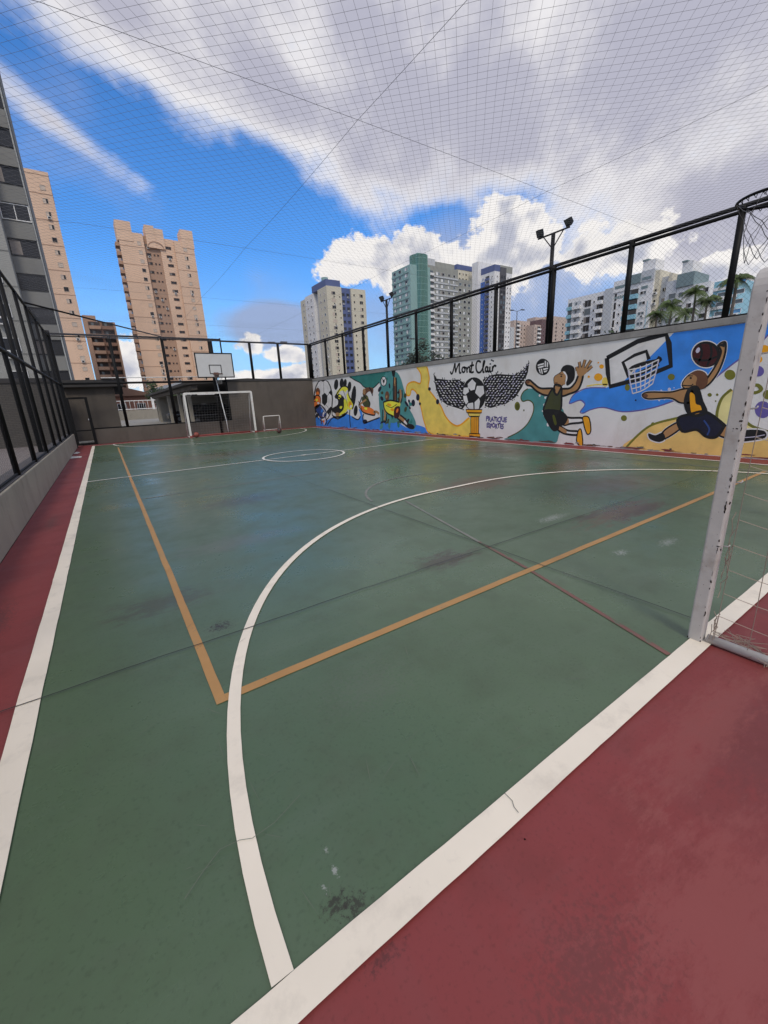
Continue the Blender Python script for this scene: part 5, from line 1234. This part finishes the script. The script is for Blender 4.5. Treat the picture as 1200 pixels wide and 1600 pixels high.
# leaping player
q = Paint()
q.both([(130, 455), (165, 443), (210, 480), (270, 520), (392, 524), (382, 582), (300, 582), (230, 545), (180, 500), (140, 488)], P_SKIN, 2.2, CC); q.oval(148, 462, 20, 15, P_SKIND, 2.9, CC, 10)
q.both([(460, 530), (540, 520), (592, 470), (625, 400), (664, 395), (650, 472), (612, 540), (540, 572), (468, 592)], P_SKIN, 2.2, CC)
q.fill([(622, 405), (606, 345), (640, 325), (700, 335), (712, 360), (664, 402)], P_SKIN, 2.8, True, CC)
for f in ([(612, 355), (606, 318)], [(640, 335), (632, 272)], [(664, 330), (686, 252)], [(690, 338), (742, 258)], [(700, 358), (752, 312)]): q.line(f, .085, P_BLACK, 2.5, CC, False); q.line(f, .055, P_SKIN, 2.9, CC, False)
q.both([(404, 488), (456, 498), (462, 545), (430, 580), (396, 556)], P_SKIN, 2.3, CC)
q.both([(385, 525), (400, 560), (425, 582), (462, 520), (466, 570), (446, 742), (300, 742), (330, 622), (356, 560)], P_GREEN, 2.8, CC)
q.both([(300, 735), (442, 735), (512, 790), (490, 850), (440, 872), (430, 902), (390, 912), (345, 850)], P_BLACK, 3.0, CC); q.fill([(380, 780), (400, 775), (420, 850), (400, 860)], P_OLIVE, 3.5, True, CC)
q.both([(490, 795), (560, 798), (664, 800), (662, 838), (560, 850), (480, 862)], P_WHITE, 2.4, CC); q.fill([(490, 805), (528, 805), (530, 850), (482, 858)], P_SKIN, 2.9, True, CC)
q.both([(442, 872), (520, 915), (622, 925), (612, 957), (500, 947), (430, 908)], P_WHITE, 2.4, CC); q.fill([(446, 878), (510, 915), (500, 942), (436, 904)], P_SKIN, 2.9, True, CC)
q.both([(665, 790), (715, 788), (736, 850), (738, 928), (710, 952), (688, 912), (672, 850)], P_ORANGE, 3.0, CC, .03); q.both([(622, 918), (650, 912), (664, 1050), (632, 1058), (606, 1010)], P_ORANGE, 3.0, CC, .03)
q.both([(398, 412), (440, 382), (480, 360), (508, 400), (494, 462), (460, 502), (406, 492), (393, 455)], P_SKIN, 2.6, CC, .016); q.oval(463, 408, 9, 9, P_BLACK, 3.1, CC, 8); q.line([(445, 385), (475, 392)], .018, P_BLACK, 3.1, CC, False); q.line([(402, 470), (428, 468)], .018, P_MAROON, 3.1, CC, False)
q.fill([(458, 358), (480, 315), (530, 300), (584, 328), (588, 420), (556, 472), (515, 494), (508, 440), (512, 390), (490, 366)], P_BLACK, 3.0, True, CC); q.fill([(478, 362), (500, 368), (520, 410), (512, 458), (502, 452), (506, 405), (488, 380)], P_WHITE, 3.4, True, CC); q.oval(488, 470, 12, 18, P_SKIN, 3.2, CC, 10)
mural('painted_player', q)
# painted hoop
q = Paint(); q.fill([(455, 190), (640, 108), (655, 150), (525, 280), (470, 300)], P_WHITE, 1.6, False, CD)
q.line([(445, 178), (590, 100), (722, 62), (736, 110), (745, 215), (600, 275), (460, 312), (450, 250)], .105, P_BLACK, 2.2, CD, False, True); q.line([(548, 268), (520, 198), (575, 165), (630, 146), (642, 185)], .075, P_BLACK, 2.2, CD, False)
q.line([(552, 238), (570, 222), (620, 205), (690, 190), (680, 178)], .10, P_BLACK, 2.4, CD); q.line([(555, 270), (620, 240), (688, 205)], .10, P_BLACK, 2.4, CD); mural('painted_hoop', q)
q = Paint()
A, B, Cc, Dd = Vector((545, 235)), Vector((688, 185)), Vector((660, 298)), Vector((566, 345))
for k in range(6):
    s = k/5; a = A.lerp(B, s); b = Dd.lerp(Cc, s); q.line([tuple(a), tuple(a.lerp(b, .5)+Vector((0, 6))), tuple(b)], .026, P_LILAC, 2.9, CD)
for k in range(6):
    s = k/5; a = A.lerp(Dd, s); b = B.lerp(Cc, s); q.line([tuple(a), tuple(a.lerp(b, .5)+Vector((0, 8))), tuple(b)], .026, P_WHITE, 3.1, CD)
mural('painted_net', q)
q = Paint()
for u, v, a, b, m in ((405, 268, 20, 18, P_ORANGE), (420, 218, 11, 10, P_ORANGE), (360, 266, 6, 6, P_ORANGE), (436, 290, 14, 22, P_GOLD), (405, 200, 4, 4, P_ORANGE), (747, 267, 17, 15, P_MOSS), (525, 460, 14, 14, P_MOSS), (541, 316, 12, 16, P_MOSS), (1022, 257, 26, 24, P_MOSS), (927, 351, 10, 9, P_MOSS), (962, 350, 6, 6, P_MOSS), (955, 380, 4, 4, P_MOSS), (580, 376, 4, 4, P_NAVY), (661, 487, 9, 8, P_MOSS),
        (1155, 240, 27, 25, P_PURPLE), (1182, 135, 26, 18, P_ORANGE), (1160, 184, 14, 16, P_ORANGE), (1176, 420, 38, 40, P_PURPLE), (1198, 350, 22, 22, P_MOSS), (1260, 300, 30, 30, P_PURPLE), (1275, 440, 24, 24, P_MOSS), (1330, 220, 30, 28, P_ORANGE)): q.oval(u, v, a, b, m, 2, CD, 18)
q.line([(1120, 310), (1150, 305), (1168, 325), (1145, 340), (1118, 338)], .06, P_MOSS, 2.3, CD); q.line([(350, 310), (400, 302), (450, 303)], .03, P_GOLD, 2, CD); mural('painted_dot', q)
# dunking player
q = Paint(); q.oval(910, 161, 71, 66, P_WHITE, 2.0, CD, 28); q.oval(910, 161, 66, 61, P_BLACK, 2.3, CD, 28); q.oval(905, 165, 58, 54, P_MAROON, 2.6, CD, 28); q.line([(850, 180), (905, 190), (965, 170)], .04, P_BLACK, 3, CD); q.line([(930, 108), (935, 160), (915, 215)], .04, P_BLACK, 3, CD); q.line([(880, 112), (890, 160), (870, 205)], .04, P_BLACK, 3, CD); q.oval(872, 142, 9, 14, P_LILAC, 3.2, CD, 12, .5); mural('painted_ball', q)
q = Paint(); WO = .055
body = ([(888, 318), (918, 270), (958, 208), (980, 150), (968, 118), (1000, 104), (998, 162), (968, 242), (925, 300)], [(612, 352), (640, 338), (740, 338), (800, 324), (842, 326), (838, 382), (790, 388), (740, 366), (640, 370)], [(710, 522), (780, 478), (800, 500), (718, 556)], [(940, 520), (985, 492), (1060, 520), (1080, 550), (1000, 552)])
shoes = ([(640, 532), (672, 540), (706, 528), (718, 556), (690, 572), (648, 558)], [(1060, 528), (1110, 514), (1180, 519), (1192, 545), (1160, 560), (1065, 568)])
torso = [(830, 326), (868, 316), (890, 380), (908, 436), (840, 446), (812, 392)]; shorts = [(778, 462), (840, 440), (908, 430), (986, 484), (992, 502), (958, 548), (910, 546), (866, 514), (800, 522)]
head = [(798, 306), (808, 280), (832, 256), (870, 238), (905, 250), (916, 285), (900, 318), (862, 328), (815, 322)]
for pl in list(body)+list(shoes)+[torso, shorts, head]: q.line(pl, WO, P_WHITE, 2.0, CD, True, True)
for pl in body: q.both(pl, P_SKIN, 2.4, CD, .036)
q.oval(626, 355, 12, 9, P_SKIND, 2.9, CD, 10); q.fill([(966, 120), (1000, 103), (996, 128)], P_BLACK, 2.9, False, CD)
q.both(torso, P_BLACK, 2.8, CD); q.fill([(835, 342), (856, 352), (862, 392), (884, 402), (886, 432), (846, 440), (836, 402)], P_ORANGE, 3.3, True, CD)
q.both(shorts, P_NAVY, 3.0, CD); q.line([(900, 470), (925, 510), (915, 540)], .03, P_DBLUE, 3.5, CD)
for pl in shoes: q.fill(pl, P_BLACK, 2.9, True, CD)
q.line([(1070, 552), (1130, 548), (1186, 538)], .015, P_LILAC, 3.3, CD)
q.both(head, P_SKIN, 2.6, CD, .02); q.fill([(838, 252), (872, 236), (908, 250), (918, 288), (900, 320), (872, 322), (862, 300), (868, 272), (855, 258)], P_SKIND, 3.1, True, CD); q.line([(800, 306), (835, 308), (850, 300)], .022, P_BLACK, 3.2, CD); q.oval(838, 272, 6, 5, P_BLACK, 3.2, CD, 8); q.line([(826, 262), (848, 262)], .018, P_BLACK, 3.2, CD, False)
mural('painted_player', q)
q = Paint()
for u, v, r in ((738, 325, 8), (700, 330, 4), (715, 372, 4), (690, 376, 5), (760, 318, 3), (668, 332, 3)): q.oval(u, v, r, r, P_LILAC, 2.1, CD, 8)
mural('painted_dot', q)
# flaked paint and splashes along the foot of the wall
q = Paint(); rf_ = random.Random(3); mats_ = (MAT['floor_red'], MAT['coping'], P_SKIND, MAT['far_wall'])
for k in range(150):
    y = 22.5-22*rf_.random()**.8; w, h = rf_.uniform(.03, .22), rf_.uniform(.012, .05); z = .012+rf_.random()**2*.05; n = 8
    q.fill([Vector((y+w*math.cos(2*math.pi*j/n)*rf_.uniform(.6, 1.2), z+h*(.5+.5*math.sin(2*math.pi*j/n))*rf_.uniform(.5, 1.2))) for j in range(n)], mats_[k % 4], 4.2+.012*k, False)
stuff(mural('flaked_paint', q))
